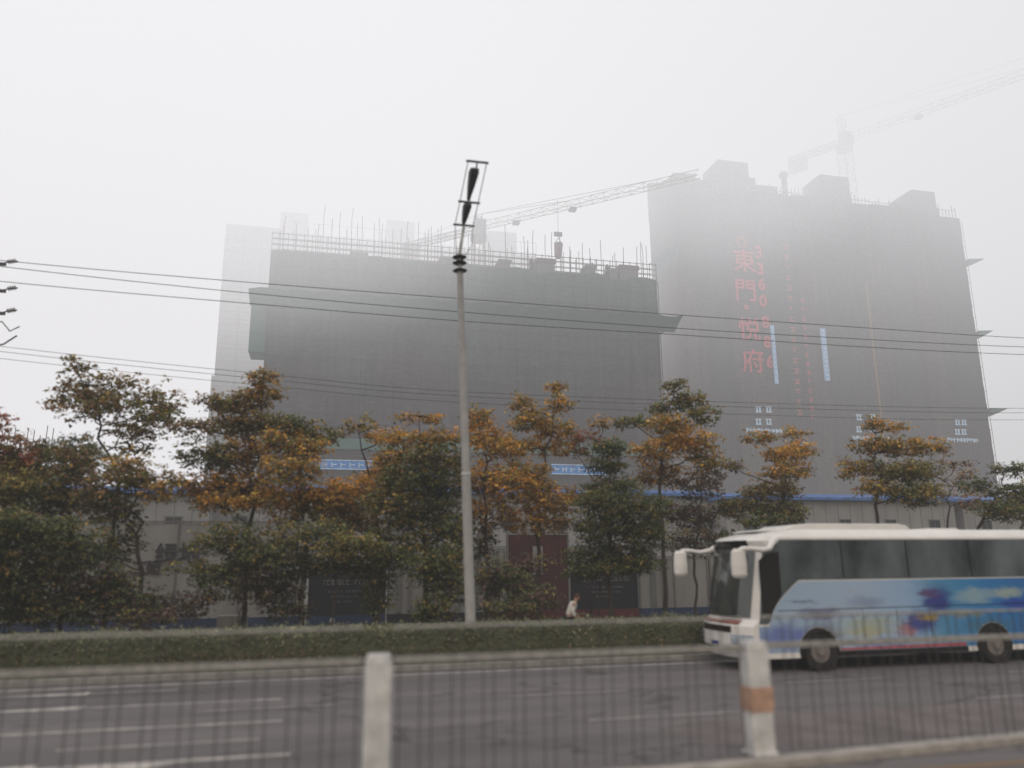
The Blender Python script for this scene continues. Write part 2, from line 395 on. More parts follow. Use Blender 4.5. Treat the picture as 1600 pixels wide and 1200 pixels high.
def tree(name, label, cat, base_px, Y, clumps, group, seed, leaf_s=.085, dens=1., trunk_r=.085, lean=0):
    """clumps: (px, py, half width px, half height px, palette keys, density)"""
    rnd = random.Random(seed)
    b = at(base_px, 1000, Y); base = Vector((b.x, Y, .03))
    t = thing(name, label, cat, base, group)
    cr = MB(); tr = MB()
    cs = []
    for (px, py, wx, hz, pal, dn) in clumps:
        c = at(px, py, Y); c.y += rnd.uniform(-.9, .9)
        k = Y/F*1.03
        cs.append((c, wx*k, hz*k, pal, dn))
    top = max(c[0].z for c in cs)
    hub = Vector((base.x+lean, Y, max(1.2, min(c[0].z for c in cs)*.85)))
    tipc = max(cs, key=lambda c: c[0].z)[0]
    def limb(p0, p1, r0, r1, n=7, wob=.12):
        pts = []; rs = []
        for i in range(n+1):
            f = i/n
            q = p0.lerp(p1, f)
            q += Vector((rnd.gauss(0, wob)*sin(pi*f), rnd.gauss(0, wob)*sin(pi*f), 0.25*sin(pi*f)*wob))
            pts.append(q-base); rs.append(r0*(1-f)+r1*f)
        tr.tube(pts, rs, 6); return [p+base for p in pts]
    main = limb(base, hub, trunk_r, trunk_r*.75, wob=.05)
    up = limb(hub, tipc, trunk_r*.7, .012, n=9)
    for c, wx, hz, pal, dn in cs:
        j = min(up, key=lambda q: (q-c).length + max(0, q.z-c.z+.2)*2)
        e = limb(j, c, trunk_r*.35, .012, n=5)
        cols = [cc for k_ in pal for cc in PAL[k_]]
        # twigs with sprays of leaves, flattened in layers
        n = int(dn*dens*(190+2700*wx*hz))
        nt_ = max(4, n//11)
        wy = max(.35, (wx+hz)*.5)
        for _ in range(nt_):
            # shell-weighted point in the ellipsoid
            d = Vector((rnd.gauss(0, 1), rnd.gauss(0, 1), rnd.gauss(0, 1))); d.normalize(); rr = rnd.random()**.45
            tp = c+Vector((d.x*wx*rr, d.y*wy*rr, d.z*hz*rr))
            if rnd.random() < .14: tr.tube([e[-2]-base, (c.lerp(tp, .5))-base+Vector((0, 0, .04)), tp-base], [.011, .008, .003], 3, cap=False)
            dirn = (tp-c); dirn.z *= .3
            if dirn.length < .01: dirn = Vector((1, 0, 0))
            dirn.normalize(); pc = rnd.choice(cols if rnd.random() < .72 else (OLIVE+BROWN if 'a' in pal or 'r' in pal else OLIVE))
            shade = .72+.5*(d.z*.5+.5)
            ln = rnd.uniform(.18, .42)
            for q in range(11):
                p = tp + dirn*ln*(q/11.) + Vector((rnd.gauss(0, .075), rnd.gauss(0, .075), rnd.gauss(0, .03)))
                cc = pc if rnd.random() < .75 else rnd.choice(cols)
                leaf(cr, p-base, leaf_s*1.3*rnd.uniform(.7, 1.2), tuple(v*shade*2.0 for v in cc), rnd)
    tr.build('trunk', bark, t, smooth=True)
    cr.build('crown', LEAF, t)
    return t

G = 'street trees along the verge in front of the site'
S = 'shrubs along the verge in front of the site'
T = tree
T('roadside_tree', 'reddish tree cut by the left edge of the photo', 'tree', -18, 26,
  [(-12, 665, 28, 22, 'r', .8), (10, 700, 38, 24, 'rb', 1), (-10, 735, 50, 26, 'go', 1.2), (20, 760, 45, 26, 'ob', 1.1), (30, 715, 26, 14, 'r', .7)], G, 1)
T('roadside_tree', 'dark green round-topped tree left of the tall sparse tree', 'tree', 92, 25.5,
  [(100, 697, 46, 20, 'g', 1.5), (75, 722, 48, 22, 'go', 1.2), (128, 728, 34, 24, 'gb', 1.2), (60, 765, 55, 24, 'go', 1.1), (110, 775, 50, 30, 'go', 1.3), (35, 790, 40, 22, 'ob', 1)], G, 2, leaf_s=.075)
T('roadside_tree', 'tallest tree at left with sparse brown clumps against the pale sky', 'tree', 160, 27,
  [(126, 575, 15, 12, 'bo', .9), (140, 600, 34, 14, 'bo', 1.0), (118, 622, 32, 17, 'bo', 1.2), (160, 622, 36, 18, 'ob', 1.1), (192, 594, 22, 14, 'bo', .9), (140, 648, 38, 14, 'bo', .9),
   (184, 640, 28, 16, 'bo', .9), (240, 622, 30, 24, 'ob', 1.3), (246, 650, 24, 20, 'og', 1.2), (226, 676, 30, 18, 'ob', 1.1), (178, 662, 24, 12, 'b', .7), (208, 700, 22, 12, 'ob', .8)], G, 3, leaf_s=.09, dens=.62, trunk_r=.07)
T('roadside_tree', 'lower olive tree beneath the tall sparse tree, before the blue roof gap', 'tree', 212, 25,
  [(206, 728, 26, 16, 'oa', 1), (190, 752, 38, 18, 'ob', 1.1), (240, 748, 34, 16, 'ob', 1), (252, 770, 20, 16, 'oa', 1), (170, 780, 36, 20, 'gb', 1), (185, 805, 30, 18, 'go', .8), (180, 845, 26, 20, 'go', .8), (158, 870, 28, 22, 'g', .8)], G, 4, leaf_s=.08)
T('roadside_tree', 'brown and olive tree whose pointed tip crosses the left edge of the netted building', 'tree', 378, 26,
  [(412, 590, 20, 12, 'oa', 1.1), (405, 612, 30, 15, 'oa', 1.3), (375, 628, 36, 16, 'ob', 1.1), (342, 622, 28, 17, 'b', .8), (395, 655, 36, 20, 'ob', 1.2), (352, 658, 36, 17, 'ob', 1.1), (302, 672, 22, 13, 'ob', 1.0),
   (322, 712, 34, 22, 'og', 1.1), (372, 705, 42, 26, 'ab', 1.3), (330, 760, 46, 26, 'ab', 1.3), (385, 760, 36, 30, 'aob', 1.2), (350, 790, 36, 14, 'a', 1)], G, 5)
T('roadside_tree', 'tree with a green top and amber lower leaves left of the blue sign', 'tree', 470, 25.5,
  [(452, 660, 32, 16, 'go', 1.2), (492, 676, 38, 15, 'go', 1.1), (445, 694, 34, 22, 'oa', 1.2), (478, 704, 28, 16, 'ao', 1.1), (455, 738, 38, 22, 'oa', 1.2), (440, 780, 40, 24, 'a', 1.1), (505, 772, 42, 22, 'a', 1.2), (480, 800, 40, 20, 'ao', 1)], G, 6)
T('roadside_tree', 'thin orange tree just right of the first blue sign', 'tree', 588, 27.5,
  [(560, 668, 24, 12, 'ao', .6), (604, 690, 30, 15, 'a', .8), (600, 735, 22, 16, 'a', .9), (550, 772, 34, 26, 'a', 1.1), (600, 760, 34, 24, 'a', 1), (560, 815, 36, 24, 'oa', 1), (530, 800, 34, 22, 'ao', 1)], G, 7)
T('roadside_tree', 'broad green tree with amber fringe close left of the lamp post', 'tree', 662, 25,
  [(652, 656, 30, 10, 'a', .7), (640, 682, 46, 14, 'ao', 1), (690, 690, 36, 14, 'ao', 1), (628, 715, 38, 18, 'ag', 1.2), (680, 722, 40, 22, 'go', 1.4), (642, 752, 46, 24, 'g', 1.5), (694, 760, 36, 28, 'g', 1.5),
   (612, 790, 44, 26, 'go', 1.2), (665, 800, 48, 30, 'g', 1.5), (700, 835, 34, 34, 'g', 1.3), (625, 840, 46, 28, 'go', 1.2)], G, 8, leaf_s=.08)
T('roadside_tree', 'amber tree close right of the lamp post', 'tree', 762, 26,
  [(748, 652, 16, 15, 'ao', 1.2), (752, 680, 24, 16, 'a', 1.2), (775, 705, 34, 18, 'a', 1.1), (755, 742, 34, 26, 'a', 1.2), (790, 760, 36, 24, 'a', 1.1), (765, 800, 40, 26, 'ab', 1), (750, 850, 30, 30, 'pg', .8)], G, 9)
T('roadside_tree', 'sparse orange tree with a thin high tip between lamp post and dark evergreen', 'tree', 842, 27,
  [(874, 604, 14, 8, 'a', .7), (872, 632, 20, 14, 'a', .8), (820, 632, 16, 17, 'oa', 1.1), (824, 662, 32, 16, 'oa', 1.1), (872, 668, 36, 17, 'a', 1.1), (855, 695, 46, 14, 'a', .9), (800, 690, 26, 12, 'a', .8),
   (815, 742, 34, 20, 'oa', 1.2), (845, 762, 26, 12, 'ao', 1), (850, 786, 48, 22, 'a', 1.2), (820, 815, 32, 18, 'a', 1), (875, 815, 30, 18, 'ab', .8)], G, 10)
T('roadside_tree', 'faint reddish sapling rising above the second blue sign', 'tree', 925, 28,
  [(938, 660, 14, 10, 'ab', .6), (918, 684, 26, 12, 'r', .7), (903, 700, 26, 10, 'rb', .8), (905, 772, 26, 14, 'b', .8)], G, 11, trunk_r=.05)
T('evergreen_tree', 'dark green dense tree with a narrow top left of the coach', 'tree', 956, 24.5,
  [(950, 700, 22, 14, 'g', 1.9), (954, 726, 27, 15, 'g', 1.9), (962, 762, 42, 20, 'g', 1.9), (925, 790, 34, 22, 'g', 1.9), (985, 795, 42, 24, 'g', 1.9), (945, 825, 50, 26, 'g', 1.9), (1000, 838, 36, 28, 'g', 1.7),
   (935, 868, 42, 24, 'g', 1.9), (985, 872, 44, 22, 'g', 1.8)], G, 12, leaf_s=.07)
T('roadside_tree', 'orange tree with green tip leaning to the pale gap between both buildings', 'tree', 1042, 26,
  [(1046, 606, 12, 9, 'og', 1.1), (1085, 622, 26, 14, 'go', 1.2), (1048, 634, 22, 12, 'go', 1), (1000, 655, 30, 11, 'go', .9), (1035, 668, 40, 16, 'ao', 1.2), (1090, 650, 20, 15, 'go', 1.1), (1060, 692, 46, 20, 'a', 1.2),
   (1012, 706, 40, 18, 'a', 1.1), (1040, 738, 42, 22, 'ab', 1.1), (1085, 716, 24, 22, 'ao', .9)], G, 13)
T('roadside_tree', 'thin purple-brown tree behind the front of the coach', 'tree', 1092, 27,
  [(1075, 765, 42, 18, 'p', .7), (1110, 740, 30, 16, 'pb', .6), (1060, 800, 38, 20, 'p', .8), (1105, 805, 34, 24, 'p', .9), (1075, 845, 40, 22, 'p', .9), (1120, 845, 20, 20, 'pg', .8)], G, 14, trunk_r=.06)
T('roadside_tree', 'bright orange tree above the front of the coach roof', 'tree', 1222, 26,
  [(1262, 672, 22, 10, 'a', .7), (1168, 690, 24, 11, 'ao', .8), (1256, 700, 28, 14, 'a', 1), (1210, 712, 34, 12, 'a', 1), (1262, 728, 30, 15, 'ab', .9), (1205, 742, 40, 12, 'ao', .9), (1142, 722, 34, 12, 'ob', .8),
   (1212, 765, 50, 17, 'ob', 1.3), (1168, 790, 38, 20, 'go', 1.2), (1240, 795, 44, 18, 'go', 1.3), (1190, 815, 46, 14, 'g', 1.1)], G, 15)
T('roadside_tree', 'round green and amber tree behind the middle of the coach roof', 'tree', 1392, 25.5,
  [(1360, 664, 16, 10, 'oa', 1), (1398, 668, 18, 9, 'a', .8), (1452, 698, 28, 14, 'oa', 1), (1360, 695, 34, 15, 'oa', 1.1), (1405, 700, 36, 16, 'oa', 1.2), (1345, 730, 30, 18, 'oa', 1.1), (1395, 738, 46, 20, 'go', 1.5),
   (1445, 735, 36, 18, 'go', 1.1), (1400, 775, 40, 20, 'go', 1.4), (1360, 765, 30, 18, 'ao', 1), (1440, 765, 26, 12, 'o', .8)], G, 16)
T('roadside_tree', 'nearly bare tree between the round tree and the dark green one at right', 'tree', 1505, 27.5,
  [(1490, 722, 26, 14, 'b', .4), (1520, 745, 28, 16, 'b', .4), (1488, 768, 28, 14, 'bo', .5), (1515, 785, 30, 16, 'b', .5)], G, 17, trunk_r=.055)
T('roadside_tree', 'dark green tree beside the lower right corner of the far netted tower', 'tree', 1552, 25,
  [(1558, 736, 28, 12, 'g', 1.4), (1532, 758, 24, 14, 'g', 1.1), (1566, 770, 26, 16, 'g', 1.4), (1540, 798, 38, 16, 'g', 1.2), (1580, 800, 28, 16, 'g', 1.1)], G, 18, leaf_s=.075)
T('roadside_tree', 'bushy tree cut by the right edge above the coach roof', 'tree', 1622, 27,
  [(1598, 782, 26, 14, 'go', .8), (1622, 765, 30, 20, 'go', 1), (1630, 800, 34, 18, 'g', 1)], G, 19)
# lower dark planting
def shrub(lb, px, Y, cl, seed, ls=.075): T('shrub', lb, 'shrub', px, Y, cl, S, seed, leaf_s=ls, trunk_r=.03)
shrub('dark shrub at the left edge of the photo beneath the reddish tree', 10, 23.5, [(5, 825, 45, 30, 'g', 1.5), (-5, 880, 50, 34, 'g', 1.6), (25, 920, 45, 30, 'g', 1.4), (0, 960, 50, 24, 'g', 1.3)], 31)
shrub('dark shrub below the round-topped green tree', 92, 23.8, [(70, 835, 46, 30, 'g', 1.6), (120, 855, 42, 32, 'g', 1.5), (75, 900, 50, 30, 'gp', 1.5), (130, 930, 44, 30, 'g', 1.4), (85, 955, 52, 22, 'g', 1.4)], 32)
shrub('dark shrub in front of the lettering on the white hoarding', 205, 23.8, [(176, 905, 26, 26, 'gp', 1.1), (205, 935, 38, 20, 'gp', 1.1), (180, 955, 44, 22, 'gp', 1.4), (235, 962, 34, 16, 'p', 1)], 33)
shrub('olive shrub right of the lettering on the white hoarding', 300, 24.0, [(326, 852, 24, 16, 'go', .7), (292, 888, 22, 10, 'go', .5), (338, 890, 26, 18, 'go', .8), (300, 940, 44, 14, 'p', .8), (262, 960, 36, 12, 'p', .9)], 34)
shrub('blue-green shrub below the brown and olive tree', 375, 23.6, [(362, 840, 30, 26, 'g', 1.1), (385, 870, 32, 26, 'g', 1.2), (345, 905, 34, 22, 'g', 1.0), (395, 915, 38, 24, 'gp', 1.0), (420, 868, 30, 22, 'g', 1)], 35)
shrub('dark shrub behind the slim pale pole', 445, 24.0, [(440, 840, 28, 22, 'go', 1.1), (452, 880, 34, 26, 'g', 1.4), (430, 925, 34, 28, 'gp', 1.2), (450, 955, 30, 18, 'gp', 1.1)], 36)
shrub('tall leafy shrub left of the black advertising board', 520, 23.8, [(505, 835, 36, 24, 'g', 1.4), (545, 855, 42, 20, 'go', 1.4), (520, 882, 46, 16, 'g', 1.3), (575, 872, 30, 18, 'go', 1.2)], 37)
shrub('yellow-green shrub in front of the striped panel beside the lamp post', 590, 24.0, [(590, 895, 26, 24, 'go', 1.2), (612, 870, 34, 20, 'g', 1.2), (590, 940, 16, 30, 'g', .9)], 38)
shrub('dark shrub hugging the left side of the lamp post', 692, 23.6, [(690, 880, 30, 26, 'g', 1.5), (700, 915, 26, 28, 'g', 1.4), (675, 950, 28, 20, 'g', 1.3), (660, 890, 26, 20, 'g', 1.0)], 39)
shrub('dark brownish shrub in front of the maroon panels', 790, 23.8, [(770, 900, 26, 26, 'gp', 1.1), (800, 915, 34, 30, 'g', 1.3), (780, 950, 36, 20, 'gp', 1.2), (835, 935, 26, 26, 'gp', 1), (845, 880, 24, 18, 'p', .7)], 40)
shrub('low shrub over the top of the second black board', 940, 24.6, [(905, 895, 26, 12, 'g', 1.3), (950, 890, 40, 10, 'g', 1.4), (995, 882, 26, 12, 'g', 1.2)], 41)

# hedge behind the far kerb
def hedge():
    rnd = random.Random(5); x0, x1 = -13, 30
    t = thing('hedge', 'long low clipped hedge along the far side of the road', 'hedge', ((x0+x1)/2, 19.75, 0))
    core = MB(); n = 160
    prof = [(19.30, .03), (19.26, .45), (19.30, .78), (19.42, .90), (20.1, .90), (20.24, .78), (20.26, .03)]
    rows = []
    for i in range(n+1):
        x = x0+(x1-x0)*i/n
        rows.append([(x-t.location.x, y+.05*noise.noise((x*1.3, z*3, y)) - 19.75, z+(.05*noise.noise((x*.8, y*3, 9)) if z > .2 else 0)) for y, z in prof])
    for i in range(n):
        for j in range(len(prof)-1):
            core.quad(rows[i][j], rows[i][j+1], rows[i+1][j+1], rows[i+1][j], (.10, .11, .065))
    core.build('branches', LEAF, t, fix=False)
    cr = MB()
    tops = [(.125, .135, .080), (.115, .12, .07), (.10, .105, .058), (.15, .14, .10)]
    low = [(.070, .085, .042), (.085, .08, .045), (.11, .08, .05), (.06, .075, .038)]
    for _ in range(42000):
        x = rnd.uniform(x0, x1)-t.location.x
        if rnd.random() < .45:
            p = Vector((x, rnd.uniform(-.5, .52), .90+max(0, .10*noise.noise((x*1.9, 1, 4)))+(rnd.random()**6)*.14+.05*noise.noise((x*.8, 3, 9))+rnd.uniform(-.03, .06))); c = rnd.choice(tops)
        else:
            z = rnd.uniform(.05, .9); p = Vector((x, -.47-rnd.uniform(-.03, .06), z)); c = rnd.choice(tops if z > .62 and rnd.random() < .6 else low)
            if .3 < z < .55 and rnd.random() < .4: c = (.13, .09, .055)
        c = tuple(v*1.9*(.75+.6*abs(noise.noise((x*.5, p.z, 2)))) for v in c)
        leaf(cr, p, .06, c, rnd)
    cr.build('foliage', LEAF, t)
hedge()

# ------------------------------------------------------------------ hoardings and boards along the site
panel_w = mat('white_hoarding', (.20, .195, .185), .8, scale=.7, c2=(.30, .285, .275), stretch=(1, 1, .25), bump=.05)
panel_g = mat('grey_hoarding', (.12, .118, .112), .8, scale=1.2, c2=(.17, .165, .155))
black_m = mat('black_board', (.012, .012, .014), .7, scale=1)
blue_b = mat('blue_skirting', (.018, .035, .085), .7, scale=2)
red_b = mat('maroon_panel', (.085, .024, .022), .8, scale=1.5, c2=(.05, .02, .02))
red_k = mat('red_skirting', (.09, .018, .018), .8, scale=2)
ink = mat('dark_lettering', (.05, .045, .05), .8)
pale = mat('pale_lettering', (.16, .155, .15), .8)
HY = 34.0
def xz(px, py, Y=HY): v = at(px, py, Y); return v.x, v.z
def hoarding(label, px0, px1, ztop, m, skirt, posts=2.4, name='hoarding'):
    xa, _ = xz(px0, 960); xb, _ = xz(px1, 960)
    t = thing(name, label, 'hoarding', ((xa+xb)/2, HY, 0)); w2 = (xb-xa)/2
    MB().box((-w2, 0, .38), (w2, .08, ztop)).build('panel', m, t)
    if skirt: MB().box((-w2, -.03, .02), (w2, .1, .38)).build('skirting', skirt, t)
    n = max(1, int(2*w2/posts)); mb = MB()
    for i in range(n+1):
        x = -w2+.04+(2*w2-.08)*i/n
        mb.box((x-.035, -.055, .38), (x+.035, -.002, ztop+.03))
    mb.box((-w2, -.055, ztop+.031), (w2, .09, ztop+.09)); mb.build('frame', panel_g if m is not black_m else black_m, t)
    return t, w2
t, w2 = hoarding('tall white hoarding with two large dark characters at left', -60, 470, 4.05, panel_w, blue_b)
xa, za = xz(243, 850); 
glyphs('绿地', .86, 'lettering', ink, (xa-t.location.x, -.06, za), t, weight=.006)
xa, za = xz(205, 876)
glyphs('工', .6, 'lettering', ink, (xa-t.location.x, -.06, za), t, weight=.004)
glyphs('建', .6, 'lettering', ink, (xz(228, 876)[0]-t.location.x, -.06, za), t, weight=.004)
def micro(mb, x0, x1, z, h, rnd, words=3):
    """a line of lettering too small to read: broken vertical and horizontal strokes"""
    x = x0
    while x < x1:
        wd = h*rnd.uniform(.45, .75)
        if rnd.random() > .14:
            k = rnd.randrange(4)
            mb.box((x, -.072, z), (x+wd*.2, -.062, z+h))
            if k != 1: mb.box((x+wd*.2, -.072, z+h*.82), (x+wd*.8, -.062, z+h))
            if k != 2: mb.box((x+wd*.2, -.072, z), (x+wd*.8, -.062, z+h*.16))
            if k == 3: mb.box((x+wd*.6, -.072, z+h*.17), (x+wd*.8, -.062, z+h*.81))
        x += wd*1.25
rb = random.Random(3)
for lb, p0, p1, skirt in (('black advertising board with pale lines of text above a blue skirting', 480, 602, blue_b), ('black advertising board with pale lines of text beside the walking person', 893, 998, red_k)):
    t, w2 = hoarding(lb, p0, p1, 2.35, black_m, skirt, 4, 'advertising_board')
    mb = MB()
    micro(mb, -w2*.62, w2*.78, 1.58, .2, rb)
    for k, (a, b) in enumerate(((.5, .52), (.42, .45), (.3, .2))): micro(mb, -w2*a, w2*b, 1.28-.2*k, .075, rb)
    mb.build('lettering', pale, t)
t, w2 = hoarding('pale hoarding with dark vertical streaks just left of the lamp post', 604, 790, 2.9, panel_w, black_m)
mb = MB()
for i in range(9):
    x = -w2+.4+i*(2*w2-.8)/8+rb.uniform(-.1, .1); wd = rb.uniform(.08, .3)
    mb.box((x, -.064, .45), (x+wd, -.058, 2.85))
mb.build('dark_stripe', panel_g, t)
t, w2 = hoarding('maroon hoarding behind the walking person', 792, 891, 3.6, red_b, red_k)
MB().box((-.25, -.07, 1.9), (.2, -.06, 3.1)).build('white_notice', panel_w, t)
t, w2 = hoarding('pale hoarding with grey vertical bands next to the front of the coach', 1000, 1110, 2.55, panel_w, blue_b, 1.2)
mb = MB()
for px in (1022, 1040): 
    x = xz(px, 930)[0]-t.location.x; mb.box((x-.16, -.064, .45), (x+.1, -.058, 2.5))
mb.build('grey_band', panel_g, t)
hoarding('white hoarding hidden mostly behind the coach', 1112, 1720, 2.55, panel_w, blue_b)

# bollards, cabinet and slim pole on the verge
for i, (px, Y, h, lb) in enumerate(((519, 26, .75, 'white bollard in front of the first black board'), (138, 23, .42, 'short pale bollard below the dark shrubs at left'), (296, 24, .40, 'short pale bollard between shrubs near the red skirting'))):
    x = at(px, 965, Y).x; t = thing('bollard', lb, 'bollard', (x, Y, .03), 'pale bollards on the verge')
    MB().tube([(0,0,0), (0,0,h*.9), (0,0,h)], [.09, .085, .05], 12).build('shaft', post_m, t, smooth=False)
    MB().tube([(0,0,h*.74), (0,0,h*.82)], .092, 12).build('reflective_band', panel_g, t)
x = at(365, 955, 27).x
t = thing('utility_cabinet', 'small white utility cabinet with two doors beneath the trees', 'cabinet', (x, 27, .03))
MB().box((-.45, -.2, .1), (.45, .2, .85)).build('body', panel_w, t, bevel=.015)
for s in (-1, 1):
    d = MB().box((.01*s if s > 0 else -.43, -.222, .14), (.43 if s > 0 else -.01, -.203, .81)).build('door', panel_w, t, bevel=.006)
    MB().box((s*.05-.012, -.245, .42), (s*.05+.012, -.224, .54)).build('handle', panel_g, d)
MB().box((-.5, -.25, 0), (.5, .25, .1)).build('plinth', post_m, t)
for px, Y, y_top, lb, wd in ((474, 24.9, 806, 'slim pale pole between dark shrubs under the amber leaves', .055), (1, 24.5, 832, 'pale signpost at the left edge of the photo', .06)):
    b = at(px, 900, Y); z = at(px, y_top, Y).z
    t = thing('slim_pole', lb, 'pole', (b.x, Y, .03))
    MB().tube([(0,0,0), (0,0,z)], wd, 10).build('shaft', steel, t); MB().tube([(0,0,z), (0,0,z+.05)], [wd*1.2, .02], 10).build('cap', steel, t)
    MB().box((-.14, -.14, 0), (.14, .14, .05)).build('base', post_m, t)

# ------------------------------------------------------------------ prefab site offices with blue roofs
pre_w = mat('prefab_wall', (.20, .195, .19), .7, scale=.6, c2=(.28, .27, .265))
pre_b = mat('prefab_blue', (.055, .13, .34), .6, scale=2)
glass_d = mat('window_glass', (.02, .024, .028), .2, scale=1)
def prefab(lb, px0, px1, Y, py_roof, seed):
    xa = at(px0, 790, Y).x; xb = at(px1, 790, Y).x; cx = (xa+xb)/2; w2 = (xb-xa)/2; ze = at((px0+px1)/2, py_roof, Y).z
    t = thing('site_office', lb, 'building', (cx, Y, 0))
    wl = MB().box((-w2, 0, 0), (w2, 6, ze)).build('wall', pre_w, t)
    seam = MB(); n = int(2*w2/.95)
    for i in range(n+1): x = -w2+2*w2*i/n; seam.box((x-.02, -.012, .02), (x+.02, -.002, ze-.02))
    seam.box((-w2, -.03, ze*.5-.08), (w2, -.013, ze*.5+.08)); seam.build('wall_seams', panel_g, t)
    MB().prism([(-.5, ze+.03), (-.5, ze+.22), (3, ze+.75), (6.5, ze+.22), (6.5, ze+.03)], 0, -w2-.3, w2+.3).build('roof', pre_b, t)
    k = int(2*w2/3.4)
    for i in range(k):
        for fl in (0, 1):
            x = -w2+(i+.5)*2*w2/k; z = ze*.5*fl+1.0
            w_ = MB().box((x-.5, -.05, z), (x+.5, -.014, z+1.0)).build('window', pre_b if False else panel_g, t)
            MB().box((x-.43, -.058, z+.07), (x-.02, -.051, z+.93)).box((x+.02, -.058, z+.07), (x+.43, -.051, z+.93)).build('pane', glass_d, w_)
prefab('white two-storey site office with blue roof at left behind the trees', -150, 329, 50, 771, 1)
prefab('white site office with blue roof behind the amber trees', 330, 1125, 52, 773, 2)
prefab('white site office with blue roof behind the coach', 1132, 1490, 50, 783, 3)
prefab('white site office with blue roof at the right edge', 1503, 1760, 50, 787, 4)

# ------------------------------------------------------------------ netted buildings
net_l = facade_mat('net_left', (.052, .049, .050), (.050, .043, .046), (.038, .068, .058), 19, 33, wet=.5)
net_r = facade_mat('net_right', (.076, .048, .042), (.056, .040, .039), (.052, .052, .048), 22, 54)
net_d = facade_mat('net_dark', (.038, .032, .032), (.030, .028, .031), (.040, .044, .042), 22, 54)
green_net = mat('green_net', (.050, .125, .100), .9, scale=1.2, c2=(.085, .175, .14))
pipe_m = mat('scaffold_pipe', (.13, .125, .12), .7, scale=5)
conc = mat('raw_concrete', (.17, .165, .16), .9, scale=.8)
form_red = mat('red_formwork', (.13, .06, .055), .9, scale=2)
rust = mat('rebar', (.14, .12, .11), .9, scale=3)
blue_s = mat('blue_sign', (.05, .24, .62), .6, scale=3)
pale_blue = mat('pale_blue_letters', (.50, .66, .85), .7, scale=3)
sign_red = mat('red_letters', (.50, .06, .08), .6, scale=3)
sign_org = mat('orange_letters', (.36, .085, .06), .6, scale=3)

net_pipe = mat('netted_pipe', (.052, .050, .050), .9, scale=2)
def scaffold(parent, x0, x1, y, z0, z1, dx, dz, name='scaffold', r=.035):
    mb = MB(); n = int((x1-x0)/dx)
    for i in range(n+1):
        x = x0+(x1-x0)*i/n; mb.box((x-r, y-r*2, z0), (x+r, y, z1))
    k = int((z1-z0)/dz)
    for j in range(k+1):
        z = z0+dz*j; mb.box((x0, y-r*2-.03, z-r), (x1, y-r*2-.002, z+r))
    return mb.build(name, net_pipe, parent)

# left building
LY = 75.; LX0, LX1 = -5.74, 34.4; LZ = 32.2
t = thing('building_under_construction', 'long building wrapped in dark netting with scaffold poles sticking up from its top', 'building', ((LX0+LX1)/2, LY, 0))
o = lambda x, z=0, y=0: (x-t.location.x, y, z)
hw = (LX1-LX0)/2
MB().box((-hw+.9, 1.0, 0), (hw-.9, 15, LZ+.6)).build('concrete_core', conc, t)
# wavy netting in slightly different sheets
nm = MB(); nx = 66; nzz = 36
def net_pt(i, j, depth=0.):
    x = -hw+2*hw*i/nx; z = LZ*j/nzz
    bulge = .12*sin(j*pi) + .14*noise.noise((x*.5, z*.6, 3)) + (.10 if (i % 3) else 0.)
    return (x, -bulge, z+(.45*noise.noise((x*.35, 5, 1)) if j == nzz else 0))
for i in range(nx):
    for j in range(nzz): nm.quad(net_pt(i, j), net_pt(i+1, j), net_pt(i+1, j+1), net_pt(i, j+1))
for sx, ii in ((-hw, 0), (hw, nx)):
    for j in range(nzz): nm.quad(net_pt(ii, j), net_pt(ii, j+1), (sx, 16, LZ*(j+1)/nzz), (sx, 16, LZ*j/nzz))
nm.build('safety_net', net_l, t)
scaffold(t, -hw, hw, -.27, 0, LZ-.3, 1.55, 1.8, r=.03)
# guard rails above the net
mb = MB()
for z, ys in ((LZ+.55, 0), (LZ+1.15, 0), (LZ+1.75, 0)): mb.box((-hw, -.1, z-.03), (hw, -.04, z+.03)); mb.box((-hw, 1.1, z-.03), (hw, 1.16, z+.03))
for i in range(54): x = -hw+2*hw*i/53; mb.box((x-.03, -.04, LZ-.6), (x+.03, .02, LZ+1.9))
mb.build('guard_rail', pipe_m, t)
rnd = random.Random(11)
for i in range(88):
    x = -hw+.3+(2*hw-.6)*i/87+rnd.uniform(-.18, .18); h = rnd.uniform(3.0, 5.2); y = rnd.choice((.1, 1.4, 1.4, 5, 9))
    MB().tube([(x, y, LZ-.5), (x+rnd.uniform(-.05, .05), y, LZ+h*.8), (x+rnd.uniform(-.08, .08), y, LZ+h)], .035, 5).build('scaffold_pole', rust, t)
# starter blocks of the next storey
for k, (px, wd, h) in enumerate(((855, .95, 1.6), (985, 1.05, 1.6), (790, .6, 1.1), (925, .5, 1.3), (960, .45, 1.1), (700, .7, .9), (560, .8, .6))):
    x = at(px, 430, LY).x-t.location.x
    c = MB().box((x-wd, .3, LZ-.3), (x+wd, 2.0, LZ+h*.7)).build('column_block', conc, t)
    MB().box((x-wd-.1, .2, LZ+h*.7), (x+wd+.1, 2.1, LZ+h)).build('formwork_cap', form_red if k < 2 else conc, c)
